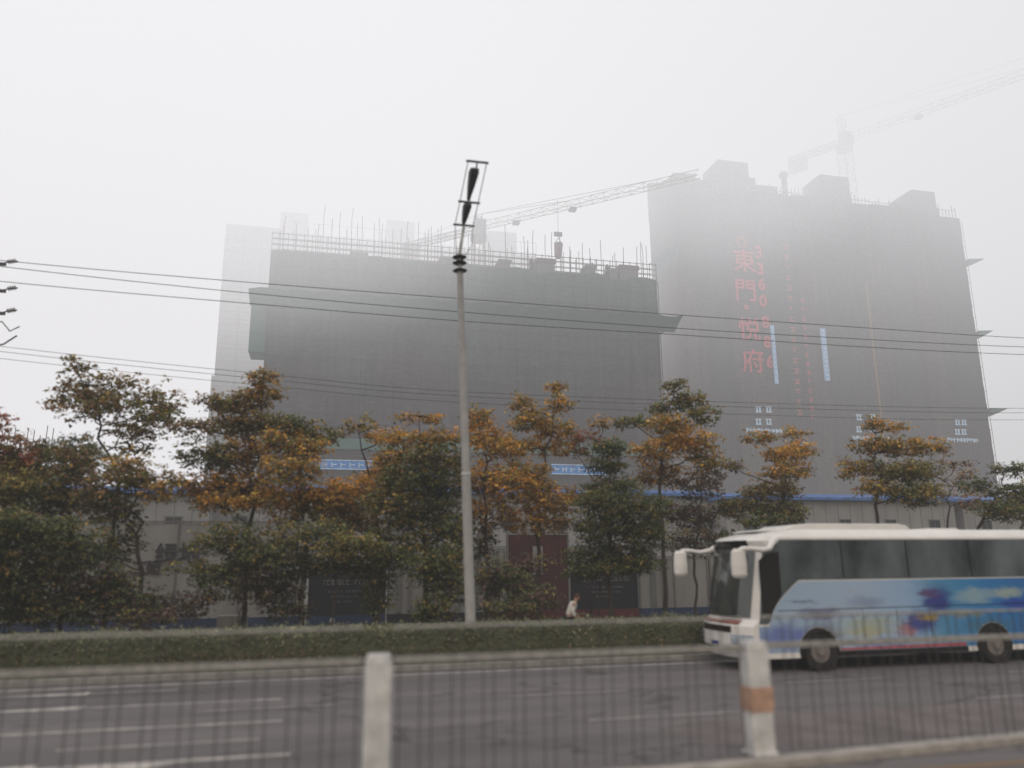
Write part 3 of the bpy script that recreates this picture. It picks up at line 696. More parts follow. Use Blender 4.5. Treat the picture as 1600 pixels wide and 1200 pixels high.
# green catch canopy round the building
cz = 26.6
cn = MB()
m_ = 44
for i in range(m_):
    a = -hw-1.6+(2*hw+3.2)*i/m_; b = -hw-1.6+(2*hw+3.2)*(i+1)/m_
    s = lambda x: .16*sin(x*2.1)+.1*noise.noise((x, 0, 0))
    cn.quad((a, -.35, cz-.3), (b, -.35, cz-.3), (b, -2.7, cz+.75+s(b)), (a, -2.7, cz+.75+s(a)))
cn.quad((hw+.1, -.35, cz-.3), (hw+1.6, -2.7, cz+.75), (hw+2.3, 2, cz+.9), (hw+.1, 8, cz-.3))
cn.build('catch_canopy', green_net, t, fix=False)
MB().box((-hw-1.5, -.2, 21.9), (-hw-.05, 3, 27.3)).build('side_net', green_net, t)
MB().box((-hw+.2, -.42, 12.9), (hw-.2, -.38, 13.9)).build('green_band', green_net, t)
# blue banners with white strokes
for px in (539, 900):
    a = at(px-40, 722 if px < 700 else 729, LY); b = at(px+(42 if px < 700 else 44), 734 if px < 700 else 742, LY)
    s_ = MB().box((a.x-t.location.x, -.52, b.z), (b.x-t.location.x, -.45, a.z+.1)).build('blue_sign', blue_s, t)
    mb = MB(); x = a.x-t.location.x+.25; e = b.x-t.location.x-.2; hh = (a.z-b.z)
    mb.box((a.x-t.location.x-.06, -.56, a.z+.1), (e+.26, -.5, a.z+.19)); mb.box((a.x-t.location.x-.06, -.56, b.z-.09), (e+.26, -.5, b.z))
    r2 = random.Random(px)
    while x < e:
        c = .55
        mb.box((x, -.55, b.z+hh*.2), (x+c*.22, -.525, b.z+hh*.85)); mb.box((x+c*.23, -.55, b.z+hh*.5), (x+c*.9, -.525, b.z+hh*.66))
        if r2.random() < .6: mb.box((x+c*.6, -.57, b.z+hh*.2), (x+c*.78, -.551, b.z+hh*.9))
        x += c*1.5
    mb.build('lettering', pale_blue, s_)
LEFT = t

# right building
RY = 90.; RX0, RX1 = 44.3, 90.3; RZ = 52.0
t = thing('tower_under_construction', 'taller netted tower with large red vertical characters and three stair heads on its roof', 'building', ((RX0+RX1)/2, RY, 0))
hw = (RX1-RX0)/2; cx = t.location.x
MB().box((-hw+.6, .9, 0), (hw-.6, 7.6, RZ-.3)).build('concrete_core', conc, t)
bays = []
edges = [-hw, -hw+3.2, -hw+7.2, -hw+12.8, -hw+17.6, -hw+20.5, -hw+27.5, -hw+31, -hw+36.5, -hw+39.5, hw]
nm = MB(); nd = MB()
for k in range(len(edges)-1):
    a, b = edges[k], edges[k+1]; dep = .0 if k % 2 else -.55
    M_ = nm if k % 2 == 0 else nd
    n = max(2, int((b-a)/.9)); kz = 58; ztop = RZ+(1.6 if k == 0 else (.5 if k % 2 else .0))
    if k == len(edges)-2: ztop = RZ-.3
    def q(i, j): 
        x = a+(b-a)*i/n; z = ztop*j/kz
        return (x, dep-.12*noise.noise((x*.6, z*.5, 7+k))-(.08 if i % 2 else 0), z)
    for i in range(n):
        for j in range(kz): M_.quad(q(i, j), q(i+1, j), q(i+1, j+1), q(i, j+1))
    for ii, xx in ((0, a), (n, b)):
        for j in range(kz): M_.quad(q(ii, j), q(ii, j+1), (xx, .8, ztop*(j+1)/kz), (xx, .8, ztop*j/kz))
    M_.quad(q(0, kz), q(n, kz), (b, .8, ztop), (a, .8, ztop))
for sx in (-hw, hw):
    for j in range(40): nm.quad((sx, .8, RZ*j/40), (sx, .8, RZ*(j+1)/40), (sx, 8, RZ*(j+1)/40), (sx, 8, RZ*j/40))
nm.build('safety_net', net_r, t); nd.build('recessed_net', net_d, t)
for k in range(0, len(edges)-1):
    pass
scaffold(t, -hw+.1, hw-.35, -.72, 0, RZ-1, 2.2, 1.8, r=.022)
# edge scaffold teeth on both sides
mb = MB()
for j in range(int(RZ/1.8)):
    z = 1.8*j+.9
    mb.box((hw, .2, z-.04), (hw+.16, .3, z+.04)); mb.box((-hw-.16, .2, z-.04), (-hw, .3, z+.04))
mb.build('scaffold_end', pipe_m, t)
# stair heads (px box on front plane)
for (p0, p1, py, dp) in ((1121, 1168, 249, 4.5), (1281, 1325, 272, 4.2), (1424, 1460, 296, 4.6)):
    a = at(p0, py, RY+.5); b = at(p1, py+3, RY+.5)
    s_ = MB().box((a.x-cx, .5, RZ-1), (b.x-cx, .5+dp, a.z)).build('stair_head', net_r, t)
for (p0, p1, py) in ((1112, 1180, 270), (1182, 1215, 288), (1238, 1330, 303), (1395, 1466, 316)):
    a = at(p0, py, RY+.6); b = at(p1, py, RY+.6)
    MB().box((a.x-cx, .7, RZ-1), (b.x-cx, 5.0, a.z)).build('roof_step', net_r, t)
a = at(1038, 284, RY+.4); b = at(1118, 266, RY+.4)
zb = at(1009, 289, RY+8).z; zf = at(1050, 276, RY).z
MB().prism([(-.1, RZ-1.5), (8, RZ-1.5), (8, zb), (2.5, zf+.6), (-.1, zf)], 0, -hw-.01, at(1114, 270, RY).x-cx).build('roof_step', net_r, t)
MB().box((-hw-.02, 7.2, RZ-2), (-hw+3.5, 8.1, zb+.02)).build('roof_step', net_r, t)
# vent stack
v = at(1224, 272, RY+1)
MB().tube([(v.x-cx, 1, RZ-.5), (v.x-cx, 1, v.z-.6)], .38, 10).build('vent_stack', conc, t)
MB().tube([(v.x-cx, 1, v.z-.6), (v.x-cx, 1, v.z-.3), (v.x-cx, 1, v.z+.2)], [.4, .68, .55], 10).build('vent_cap', conc, t)
mb = MB()
r3 = random.Random(4)
for i in range(70):
    x = -hw+6+(2*hw-7)*i/69; h = r3.uniform(.4, 1.6)
    mb.box((x-.04, -.5, RZ-.6), (x+.04, -.42, RZ+h))
mb.box((-hw+6, -.52, RZ+.55), (hw-1, -.46, RZ+.62)); mb.build('guard_rail', pipe_m, t)
# catch canopies at the ends
for (px, py, dx, side) in ((1530, 411, 1.9, 1), (1547, 522, 1.5, 1), (1566, 642, 2.0, 1), (1010, 390, 1.6, -1)):
    z = at(px, py, RY).z; s0 = hw*side
    mb = MB(); mb.poly([(s0, -.8, z-.9), (s0+side*dx, -1.6, z), (s0+side*dx, 5, z+.2), (s0, 5, z-.9)])
    mb.poly([(s0, -.8, z-.9), (s0, -.8, z+.15), (s0+side*dx, -1.6, z)]); mb.poly([(s0, 5, z-.9), (s0, 5, z+.35), (s0+side*dx, 5, z+.2)])
    mb.poly([(s0, -.8, z+.15), (s0+side*dx, -1.6, z+.02), (s0+side*dx, 5, z+.22), (s0, 5, z+.35)])
    mb.build('catch_canopy', green_net, t, fix=False)
# big characters
SY = -1.0
def put(ch, px, py, size_px, m, wt=.03, name='lettering'):
    a = at(px-size_px/2, py-size_px/2, RY+SY); b = at(px+size_px/2, py+size_px/2, RY+SY); s = (b.x-a.x)
    g = glyphs(ch, s*(1.0 if ord(ch) > 255 else 1.45), name, m, (a.x-cx, SY, a.z), t, weight=wt*s, depth=.06)
for ch, px, py in (('東', 1166, 409), ('門', 1168, 455), ('悦', 1174, 516), ('府', 1180, 566)): put(ch, px-3, py, 39, sign_red, .010)
z = at(1166, 480, RY+SY); MB().box((z.x-cx-.3, SY-.06, z.z-.3), (z.x-cx+.3, SY+.02, z.z+.3)).build('lettering', sign_red, t)
put('◎', 1160, 380, 24, sign_org, .0)
for ch, px, py in (('3', 1184, 391), ('3', 1187, 417), ('6', 1189, 441), ('0', 1191, 467), ('8', 1195, 500), ('8', 1198, 531), ('6', 1202, 562)): put(ch, px+3, py, 18, sign_red, .045)
# small vertical columns of lettering
for col_, (base, n, m, sc_) in enumerate(((1231, 17, sign_org, .42), (1250, 14, sign_red, .30))):
    for i in range(n):
        py = (385 if col_ == 0 else 470)+i*(16.2 if col_ == 0 else 14)
        px = base+(py-430)*.085 if py < 700 else base
        c = at(px, py, RY+SY); s = sc_
        mb = MB(); k = (i*7+col_*3) % 4
        mb.box((c.x-cx-s, SY-.05, c.z+s*.45), (c.x-cx+s, SY, c.z+s*.75)); mb.box((c.x-cx-s*.2, SY-.05, c.z-s*.6), (c.x-cx+s*.2, SY, c.z+s*.44))
        if k != 2: mb.box((c.x-cx-s*.9, SY-.05, c.z-s*.95), (c.x-cx+s*.9, SY, c.z-s*.61))
        if k in (0, 3): mb.box((c.x-cx+s*.5, SY-.05, c.z-s*.6), (c.x-cx+s*.8, SY, c.z+s*.44))
        mb.build('lettering', m, t)
# blue hanging banners
banner_m = mat('banner_blue', (.30, .48, .70), .7, scale=2, stretch=(1, 1, .4))
for (xt, yt, xb_, yb, wd) in ((1205, 508, 1215, 600, .28), (1286, 513, 1292, 595, .42)):
    a = at(xt, yt, RY-1.2); b = at(xb_, yb, RY-1.2); x = (a.x+b.x)/2-cx
    s_ = MB().box((x-wd, -1.22, b.z), (x+wd, -1.16, a.z)).build('blue_banner', banner_m, t)
    mb = MB(); n = 12
    for i in range(n):
        z = a.z-(a.z-b.z)*(i+.5)/n; mb.box((x-wd*.55, -1.26, z-.16), (x+wd*.55, -1.225, z+.02)); mb.box((x-wd*.15, -1.26, z-.3), (x+wd*.2, -1.225, z-.161))
    mb.build('lettering', pale_blue, s_)
# two by two characters with a text line below
for (pl, pr, p1, p2, bl, br, by) in ((1185, 1209, 640, 664, 1166, 1222, 672), (1342, 1372, 652, 676, 1332, 1386, 684), (1496, 1514, 660, 680, 1480, 1530, 687)):
    for px in (pl, pr):
        for py in (p1, p2-5):
            c = at(px-8 if px == pr else px, py, RY+SY); s = .42; X = c.x-cx
            mb = MB()
            mb.box((X-s, SY-.05, c.z+s*.6), (X+s, SY, c.z+s*.95)); mb.box((X-s, SY-.05, c.z-s*.95), (X+s, SY, c.z-s*.55)); mb.box((X-s*.8, SY-.05, c.z-s*.54), (X-s*.25, SY, c.z+s*.59)); mb.box((X+s*.2, SY-.05, c.z-s*.54), (X+s*.8, SY, c.z+s*.59))
            mb.build('lettering', pale_blue, t)
    a = at(bl, by, RY+SY); b = at(br, by+3, RY+SY); x = a.x-cx; mb = MB(); r4 = random.Random(bl)
    while x < b.x-cx:
        mb.box((x, SY-.05, a.z-.3), (x+.12, SY, a.z+.3)); mb.box((x+.13, SY-.05, a.z-.25+r4.random()*.25), (x+.42, SY, a.z+.12+r4.random()*.15)); x += .52
    mb.build('lettering', pale_blue, t)
MB().box((at(1352, 500, RY).x-cx-.1, -1.0, 0), (at(1352, 500, RY).x-cx+.15, -.86, 40)).build('hoist_rail', mat('hoist_orange', (.20, .12, .05), .8), t)
RIGHT = t

# far slab behind the left building
BY = 118.
net_f = facade_mat('net_far', (.13, .13, .13), (.13, .13, .13), (.13, .13, .13), 20, 50, wet=.06, rough=.3)
xs = lambda px, py=450: at(px, py, BY).x
t = thing('distant_building', 'pale netted slab with three towers in the fog behind the long netted building', 'building', (xs(620), BY, 0))
X = t.location.x; z1 = at(620, 366, BY).z
MB().box((xs(432)-X, .6, 0), (xs(838)-X, 14, z1-1.5)).build('body', net_f, t)
for p0, p1, py in ((432, 476, 330), (602, 646, 343), (762, 808, 360)):
    MB().box((xs(p0)-X, 0, z1-10), (xs(p1)-X, 5, at(p0, py, BY).z)).build('stair_tower', net_f, t)
scaffold(t, xs(432)-X, xs(838)-X, -.2, z1-14, z1+.6, 2.4, 1.8, r=.05)
t = thing('distant_building', 'faint tower fading into fog at the left of the long netted building', 'building', (at(383, 500, 112).x, 112, 0))
X = t.location.x; q = lambda px, py=480: at(px, py, 112).x-X
MB().box((q(344), 0, 0), (q(432), 14, at(380, 352, 112).z)).build('body', net_f, t)
MB().box((q(332, 600), -1.5, 0), (q(344), 12, at(335, 590, 112).z)).build('annex', net_f, t)
scaffold(t, q(344), q(432), -.08, 3, at(380, 352, 112).z-2, 2.2, 1.8, r=.05)
# low site at the far left
t = thing('distant_building', 'low green-netted site with thin poles at the far left', 'building', (at(20, 700, 84).x, 84, 0))
X = t.location.x; q = lambda px: at(px, 700, 84).x-X; zt = at(40, 726, 84).z
MB().box((q(-90), 0, 0), (q(76), 12, zt)).build('body', green_net, t)
for i in range(16):
    x = q(-80)+(q(74)-q(-80))*i/15
    MB().tube([(x, 1, zt-.3), (x+.05, 1, zt+rnd.uniform(2.5, 4))], .045, 5).build('scaffold_pole', rust, t)
MB().box((q(-90), -.1, zt-2.2), (q(76), -.01, zt-1.9)).build('scaffold', pipe_m, t)

# ------------------------------------------------------------------ workers on the top deck
def figure(name, label, cat, loc, rz, pose, h, mats, detail=True, group=None, extra=None):
    """pose: joint dictionary in body units (height 1.0); one skinned body, clothing grown over it"""
    t = thing(name, label, cat, loc, group); t.rotation_euler = (0, 0, rz)
    def skin(nm, verts, edges, rad, m, parent=t, sub=2):
        me = bpy.data.meshes.new(nm); me.from_pydata([Vector(v)*h for v in verts], edges, []); o = bpy.data.objects.new(nm, me); col.objects.link(o)
        md = o.modifiers.new('skin', 'SKIN')
        for i, r in enumerate(rad):
            s = me.skin_vertices[0].data[i]; rr = r if isinstance(r, tuple) else (r, r); s.radius = (rr[0]*h, rr[1]*h)
        me.skin_vertices[0].data[0].use_root = True
        sb = o.modifiers.new('sub', 'SUBSURF'); sb.levels = sub; sb.render_levels = sub
        md.use_smooth_shade = True
        bpy.context.view_layer.update()
        ev = o.evaluated_get(bpy.context.evaluated_depsgraph_get()); me2 = bpy.data.meshes.new_from_object(ev)
        bpy.data.objects.remove(o); o = bpy.data.objects.new(nm, me2); col.objects.link(o); o.parent = parent
        me2.materials.clear(); me2.materials.append(m); return o
    p = pose
    V = [p['pelvis'], p['waist'], p['chest'], p['neck'], p['head'], p['crown']]
    E = [(0,1),(1,2),(2,3),(3,4),(4,5)]
    R_ = [(.078,.062), (.066,.055), (.082,.060), .030, (.046,.056), (.040,.046)]
    def chain(start, pts, rad):
        prev = start
        for q_, r in zip(pts, rad):
            V.append(q_); R_.append(r); E.append((prev, len(V)-1)); prev = len(V)-1
        return prev
    hands = []
    for s in ('l', 'r'):
        k = chain(2, [p['sh_'+s], p['el_'+s], p['wr_'+s], p['ha_'+s]], [.036, .027, .018, (.022, .012)])
        hands.append((k, p['wr_'+s], p['ha_'+s]))
        chain(0, [p['hip_'+s], p['kn_'+s], p['an_'+s], p['toe_'+s]], [.055, .038, .023, .020])
    if detail:
        for k, wr, ha in hands:
            d = (Vector(ha)-Vector(wr)).normalized(); sd_ = d.cross(Vector((0, 1, .2))).normalized()
            for f, (off, ln) in enumerate(((-.016, .036), (-.006, .042), (.005, .040), (.015, .032))):
                b_ = Vector(ha)+sd_*off+d*.012; chain(k, [b_, b_+d*ln*.5, b_+d*ln+Vector((0, 0, -.008))], [.0065, .0058, .0048])
            b_ = Vector(wr).lerp(Vector(ha), .5)+sd_*-.022; chain(k, [b_, b_+d*.03+sd_*-.012], [.0075, .006])
    body = skin('body', V, E, R_, mats['skin'])
    # shirt and trousers follow the same skeleton
    ids = [p['pelvis'], p['waist'], p['chest'], tuple(Vector(p['chest']).lerp(Vector(p['neck']), .7))]
    Vs = list(ids); Es = [(0,1),(1,2),(2,3)]; Rs = [(.094,.078), (.086,.074), (.098,.078), .048]
    for s in ('l', 'r'):
        n = len(Vs); Vs += [p['sh_'+s], p['el_'+s], tuple(Vector(p['el_'+s]).lerp(Vector(p['wr_'+s]), .85))]; Rs += [.050, .040, .030]; Es += [(2, n), (n, n+1), (n+1, n+2)]
    skin('shirt', Vs, Es, Rs, mats['shirt'])
    Vt = [tuple(Vector(p['pelvis'])+Vector((0, 0, .01))), ]; Et = []; Rt = [(.092, .074)]
    for s in ('l', 'r'):
        n = len(Vt); Vt += [p['hip_'+s], p['kn_'+s], tuple(Vector(p['kn_'+s]).lerp(Vector(p['an_'+s]), .9))]; Rt += [.066, .050, .036]; Et += [(0, n), (n, n+1), (n+1, n+2)]
    skin('trousers', Vt, Et, Rt, mats['trousers'])
    for s in ('l', 'r'):
        a, tt = Vector(p['an_'+s]), Vector(p['toe_'+s])
        skin('shoe', [tuple(a-(tt-a)*.25-Vector((0, 0, .012))), tuple(tt)], [(0, 1)], [(.026, .024), (.022, .016)], mats['shoe'])
    # head details
    H_ = Vector(p['head']); Cn = Vector(p['crown']); upv = (Cn-Vector(p['neck'])).normalized(); fwd = Vector(p.get('face', (1, 0, 0))).normalized(); sv = upv.cross(fwd).normalized()
    c = H_.lerp(Cn, .45)
    def blob(nm, ctr, r3_, m, seg=14, cut=None):
        bm = bmesh.new(); bmesh.ops.create_uvsphere(bm, u_segments=seg, v_segments=10, radius=1)
        for v_ in bm.verts:
            q_ = ctr+fwd*(v_.co.x*r3_[0])+sv*(v_.co.y*r3_[1])+upv*(v_.co.z*r3_[2]); v_.co = q_*h
        if cut:
            bmesh.ops.delete(bm, geom=[v_ for v_ in bm.verts if cut((v_.co/h-ctr).dot(fwd), (v_.co/h-ctr).dot(upv))], context='VERTS')
        me = bpy.data.meshes.new(nm); bm.to_mesh(me); bm.free(); me.shade_smooth(); me.materials.append(m)
        o = bpy.data.objects.new(nm, me); col.objects.link(o); o.parent = t; return o
    if 'hair' in mats: blob('hair', c+upv*.016-fwd*.006, (.060, .052, .056), mats['hair'], cut=lambda f_, u_: (f_ > .018 and u_ < .02) or u_ < -.04)
    if 'helmet' in mats: blob('helmet', c+upv*.03, (.068, .060, .052), mats['helmet'], cut=lambda f_, u_: u_ < -.012)
    blob('nose', c+fwd*.056-upv*.01, (.010, .007, .012), mats['skin'], 8)
    for s in (-1, 1):
        blob('ear', c+sv*.050*s-upv*.006, (.010, .005, .015), mats['skin'], 8)
        blob('eye', c+fwd*.047+sv*.019*s+upv*.006, (.006, .007, .005), mats['shoe'], 8)
    blob('mouth', c+fwd*.049-upv*.03, (.004, .014, .003), mats['lip'], 8)
    return t
skinm = mat('skin', (.28, .16, .11), .6, scale=8, var=.1); lip = mat('lip', (.22, .09, .08), .6)
shirt_w = mat('white_shirt', (.52, .50, .48), .9, scale=6, var=.12); navy = mat('navy_trousers', (.015, .028, .05), .9); shoe_b = mat('black_shoe', (.012, .012, .012), .6)
hairm = mat('dark_hair', (.05, .028, .02), .8); wear = mat('work_clothes', (.05, .055, .05), .9); helm = mat('helmet_red', (.22, .05, .04), .5)
walk = dict(pelvis=(0, 0, .53), waist=(.03, 0, .60), chest=(.085, 0, .715), neck=(.135, 0, .80), head=(.165, 0, .85), crown=(.185, 0, .905), face=(1, 0, -.3),
  sh_l=(.09, .095, .765), el_l=(.10, .125, .62), wr_l=(.19, .12, .545), ha_l=(.225, .115, .525),
  sh_r=(.09, -.095, .765), el_r=(.03, -.13, .63), wr_r=(.10, -.13, .52), ha_r=(.125, -.125, .485),
  hip_l=(.01, .05, .49), kn_l=(.10, .055, .285), an_l=(.07, .055, .05), toe_l=(.15, .06, .022),
  hip_r=(-.01, -.05, .49), kn_r=(.02, -.055, .275), an_r=(-.13, -.055, .07), toe_r=(-.055, -.06, .025))
px_ = at(888, 950, 22.6)
figure('person', 'stooped person in a white top and dark blue trousers walking past the black board', 'person', (px_.x, 22.6, .03), 0.0, walk, 1.58,
       dict(skin=skinm, shirt=shirt_w, trousers=navy, shoe=shoe_b, hair=hairm, lip=lip))
stand = dict(pelvis=(0, 0, .53), waist=(0, 0, .61), chest=(.01, 0, .73), neck=(.015, 0, .82), head=(.02, 0, .875), crown=(.02, 0, .935), face=(0, -1, 0),
  sh_l=(0, .10, .785), el_l=(.02, .15, .64), wr_l=(.10, .12, .55), ha_l=(.13, .11, .535), sh_r=(0, -.10, .785), el_r=(0, -.14, .64), wr_r=(.07, -.14, .52), ha_r=(.09, -.14, .48),
  hip_l=(0, .05, .49), kn_l=(.02, .06, .28), an_l=(0, .065, .05), toe_l=(.08, .07, .022), hip_r=(0, -.05, .49), kn_r=(.01, -.06, .28), an_r=(-.02, -.065, .05), toe_r=(.06, -.08, .022))
stand = {k: ((v[1]*-1, v[0], v[2]) if k != 'face' else v) for k, v in stand.items()}
wk = dict(skin=skinm, shirt=wear, trousers=wear, shoe=shoe_b, helmet=helm, lip=lip)
for px, hgt, lb in ((926, 1.72, 'worker beside the concrete block near the right end of the netted roof'), (949, 1.7, 'worker standing nearer the right corner block on the netted roof'), (830, 1.68, 'worker left of the red formwork block on the netted roof')):
    q_ = at(px, 420, LY+.55)
    figure('person', lb, 'person', (q_.x, LY+.55, LZ-.02 if px != 830 else LZ), rnd.uniform(-1, 1), stand, hgt, wk, detail=False, group='workers on the netted roof')
MB()
# plank deck the workers stand on
LD = MB().box((-20, .25, LZ-.14), (20, .95, LZ-.04)); LD.build('plank_deck', conc, LEFT)

# ------------------------------------------------------------------ tower cranes
crane_m = mat('crane_paint', (.26, .24, .20), .7, scale=3)
crane_d = mat('crane_dark', (.08, .08, .08), .7, scale=3)
def lattice(mb, a, b, w_, h_, n, r, tri=False):
    """a lattice boom between two points"""
    a = Vector(a); b = Vector(b); d = (b-a).normalized(); s = d.cross(Vector((0, 0, 1)))
    if s.length < .1: s = Vector((1, 0, 0))
    s.normalize(); u = s.cross(d)
    if tri: cor = [s*-w_/2, s*w_/2, u*h_]
    else: cor = [s*-w_/2-u*h_/2, s*w_/2-u*h_/2, s*w_/2+u*h_/2, s*-w_/2+u*h_/2]
    L_ = (b-a).length
    for c in cor: mb.tube([a+c, b+c], r, 4)
    for i in range(n):
        p = a+d*L_*i/n; q_ = a+d*L_*(i+1)/n
        for k in range(len(cor)):
            c0, c1 = cor[k], cor[(k+1) % len(cor)]
            mb.tube([p+c0, q_+c1] if i % 2 else [p+c1, q_+c0], r*.6, 3); mb.tube([p+c0, p+c1], r*.6, 3)
def crane(lb, mast_px, Ym, y_jib, y_top, az, jib, cj, z_base, cable=None, s=1.):
    b = at(mast_px, y_jib, Ym); t = thing('tower_crane', lb, 'crane', (b.x, Ym, z_base)); zj = b.z-z_base; zt = at(mast_px-8, y_top, Ym).z-z_base
    d = Vector((sin(az), cos(az), 0)); sd_ = Vector((d.y, -d.x, 0))
    m = MB(); lattice(m, (0, 0, 0), (0, 0, zj-1.6), 1.7*s, 1.7*s, max(8, int(zj/1.9)), .09*s); m.build('mast', crane_m, t)
    m = MB().tube([(0, 0, zj-1.6), (0, 0, zj-.9)], 1.35*s, 12); m.build('slewing_ring', crane_d, t)
    m = MB(); lattice(m, d*1.0+Vector((0, 0, zj)), d*jib+Vector((0, 0, zj)), 1.2*s, 1.15*s, int(jib/1.6), .055*s, tri=True); m.build('jib', crane_m, t)
    m = MB(); lattice(m, -d*.8+Vector((0, 0, zj)), -d*cj+Vector((0, 0, zj)), 1.2*s, .7*s, int(cj/1.5), .11*s); m.build('counter_jib', crane_d, t)
    c = -d*(cj-1.4)+Vector((0, 0, zj)); w_ = MB()
    for k in range(3):
        cc = c+d*(k*.95*s-.9); w_.box((cc.x-.62*s, cc.y-.42*s, cc.z-2.4*s), (cc.x+.62*s, cc.y+.42*s, cc.z+.1))
    w_.build('counterweight', crane_d, t)
    m = MB(); lattice(m, (0, 0, zj-.6), (0, 0, zt), .95*s, .95*s, 5, .085*s); m.build('tower_head', crane_m, t)
    cp = d*.9+sd_*1.5*s
    cb = MB().box((cp.x-.85*s, cp.y-.85*s, zj-1.7*s), (cp.x+.85*s, cp.y+.85*s, zj+.6*s)).build('cab', crane_d, t)
    MB().box((cp.x-.7*s, cp.y-.88*s, zj-.7*s), (cp.x+.7*s, cp.y-.86*s, zj+.4*s)).build('window', glass_d, cb)
    for f in (.45, .85): MB().tube([(0, 0, zt), tuple(d*jib*f+Vector((0, 0, zj+1.1*s)))], .035, 4).build('tie_rod', crane_d, t)
    MB().tube([(0, 0, zt), tuple(-d*cj*.9+Vector((0, 0, zj+.4)))], .035, 4).build('tie_rod', crane_d, t)
    for f in (.19, .46):
        p = d*jib*f+Vector((0, 0, zj-.25)); MB().box((p.x-.5*s, p.y-.5*s, p.z-.35*s), (p.x+.5*s, p.y+.5*s, p.z+.1)).build('trolley', crane_d, t)
    return t, d, zj, b
crane('tower crane on the right above the tall tower, jib rising to the right edge', 1318, 104, 222, 181, radians(147), 62, 9.5, RZ-1.0, s=1.0)
c1, d1, zj1, b1 = crane('tower crane behind the long netted building, jib reaching to the tall tower', 748, 92, 358, 334, radians(132), 28.5, 12.0, 0, s=.8)
# load on the hoist cable
p = at(872, 392, 80)
t = thing('concrete_bucket', 'dark concrete bucket hanging on a crane cable above the netted roof', 'bucket', (p.x, 80, p.z-.9))
MB().tube([(0, 0, 0), (0, 0, .3), (.06, 0, 1.5), (.06, 0, 1.8)], [.28, .42, .5, .5], 12).build('barrel', form_red, t)
MB().tube([(-.35, 0, 1.8), (.06, 0, 2.5), (.45, 0, 1.8)], .05, 6).build('bail', crane_d, t)
MB().tube([(.06, 0, 2.5), (.06, 0, 7.2)], .025, 4).build('cable', crane_d, t)
MB().box((-.4, -.15, 2.7), (.5, .15, 3.15)).build('hook_block', crane_d, t)

# ------------------------------------------------------------------ overhead lines and the pole at the left edge
wire_m = mat('cable_black', (.03, .03, .032), .6)
WY = 31.0
def wire(lb, pts, Y, r, grp):
    P = [at(px, py, Y) for px, py in pts]
    # sagging curve through the surveyed points, carried on past the frame
    d0 = (P[0]-P[1]).normalized(); d1_ = (P[-1]-P[-2]).normalized()
    P = [P[0]+d0*9+Vector((0, 0, .25))] + P + [P[-1]+d1_*14+Vector((0, 0, .3))]
    Q = []
    for i in range(len(P)-1):
        p0, p1, p2, p3 = P[max(i-1, 0)], P[i], P[i+1], P[min(i+2, len(P)-1)]
        for k in range(8):
            f = k/8
            Q.append(.5*((2*p1)+(p2-p0)*f+(2*p0-5*p1+4*p2-p3)*f*f+(3*p1-p0-3*p2+p3)*f**3))
    Q.append(P[-1])
    c = Q[0].copy(); o = MB().tube([q_-c for q_ in Q], r, 5).build('power_line', wire_m); o.location = c
    tag(o, lb, 'cable', grp)
g1 = 'upper power lines crossing the buildings'; g2 = 'lower power lines behind the treetops'
wire('topmost black power line crossing the whole view', [(3, 407), (400, 442), (740, 468), (1060, 492), (1350, 512), (1600, 528)], WY, .0145, g1)
wire('second of the three upper power lines, counted from the top', [(8, 417), (400, 459), (740, 489), (1060, 513), (1350, 530), (1600, 542)], WY, .0145, g1)
wire('third and lowest of the three upper power lines', [(6, 440), (400, 475), (740, 503), (1060, 523), (1350, 542), (1600, 554)], WY, .0145, g1)
wire('highest of the three faint lower power lines', [(0, 541), (400, 583), (740, 613), (1300, 633), (1600, 638)], 33, .010, g2)
wire('middle of the three faint lower power lines', [(0, 549), (400, 591), (740, 620), (1300, 640), (1600, 645)], 33, .010, g2)
wire('lowest of the three faint lower power lines', [(0, 560), (400, 601), (740, 630), (1300, 652), (1600, 656)], 33, .009, g2)
b = at(-34, 450, WY)
t = thing('utility_pole', 'utility pole just outside the left edge with insulators reaching into view', 'utility pole', (b.x, WY, 0))
MB().tube([(0, 0, 0), (0, 0, 12.2)], [.19, .13], 12).build('pole', conc, t, smooth=True)
ins = mat('insulator', (.10, .085, .08), .3)
for k, (z_, ln) in enumerate(((at(0, 408, WY).z, 1.0), (at(0, 450, WY).z, 1.15), (at(0, 485, WY).z, 1.25))):
    MB().box((-ln*.9, -.06, z_-.16), (ln*.78, .06, z_-.06)).build('crossarm', crane_d, t)
    x = ln*.8
    for j in range(4): pass
    m = MB(); m.tube([(x-.15, 0, z_-.1), (x+.02, 0, z_-.02), (x+.36, 0, z_+.05)], .025, 6)
    for j in range(4): 
        f = x+.05+.07*j; m.tube([(f, 0, z_-.01+.02*j), (f+.028, 0, z_+.0+.02*j)], .085, 10)
    m.build('insulator', ins, t)
m = MB(); m.tube([(.05, -.1, 10.4), (.55, -.12, 10.1), (1.1, -.1, 10.25), (1.5, -.1, 10.6)], .03, 5); m.tube([(.1, -.1, 11.4), (.5, -.15, 10.9), (.95, -.1, 11.1), (1.25, -.1, 10.75), (1.55, -.1, 10.95)], .025, 5); m.build('jumper_wire', wire_m, t)

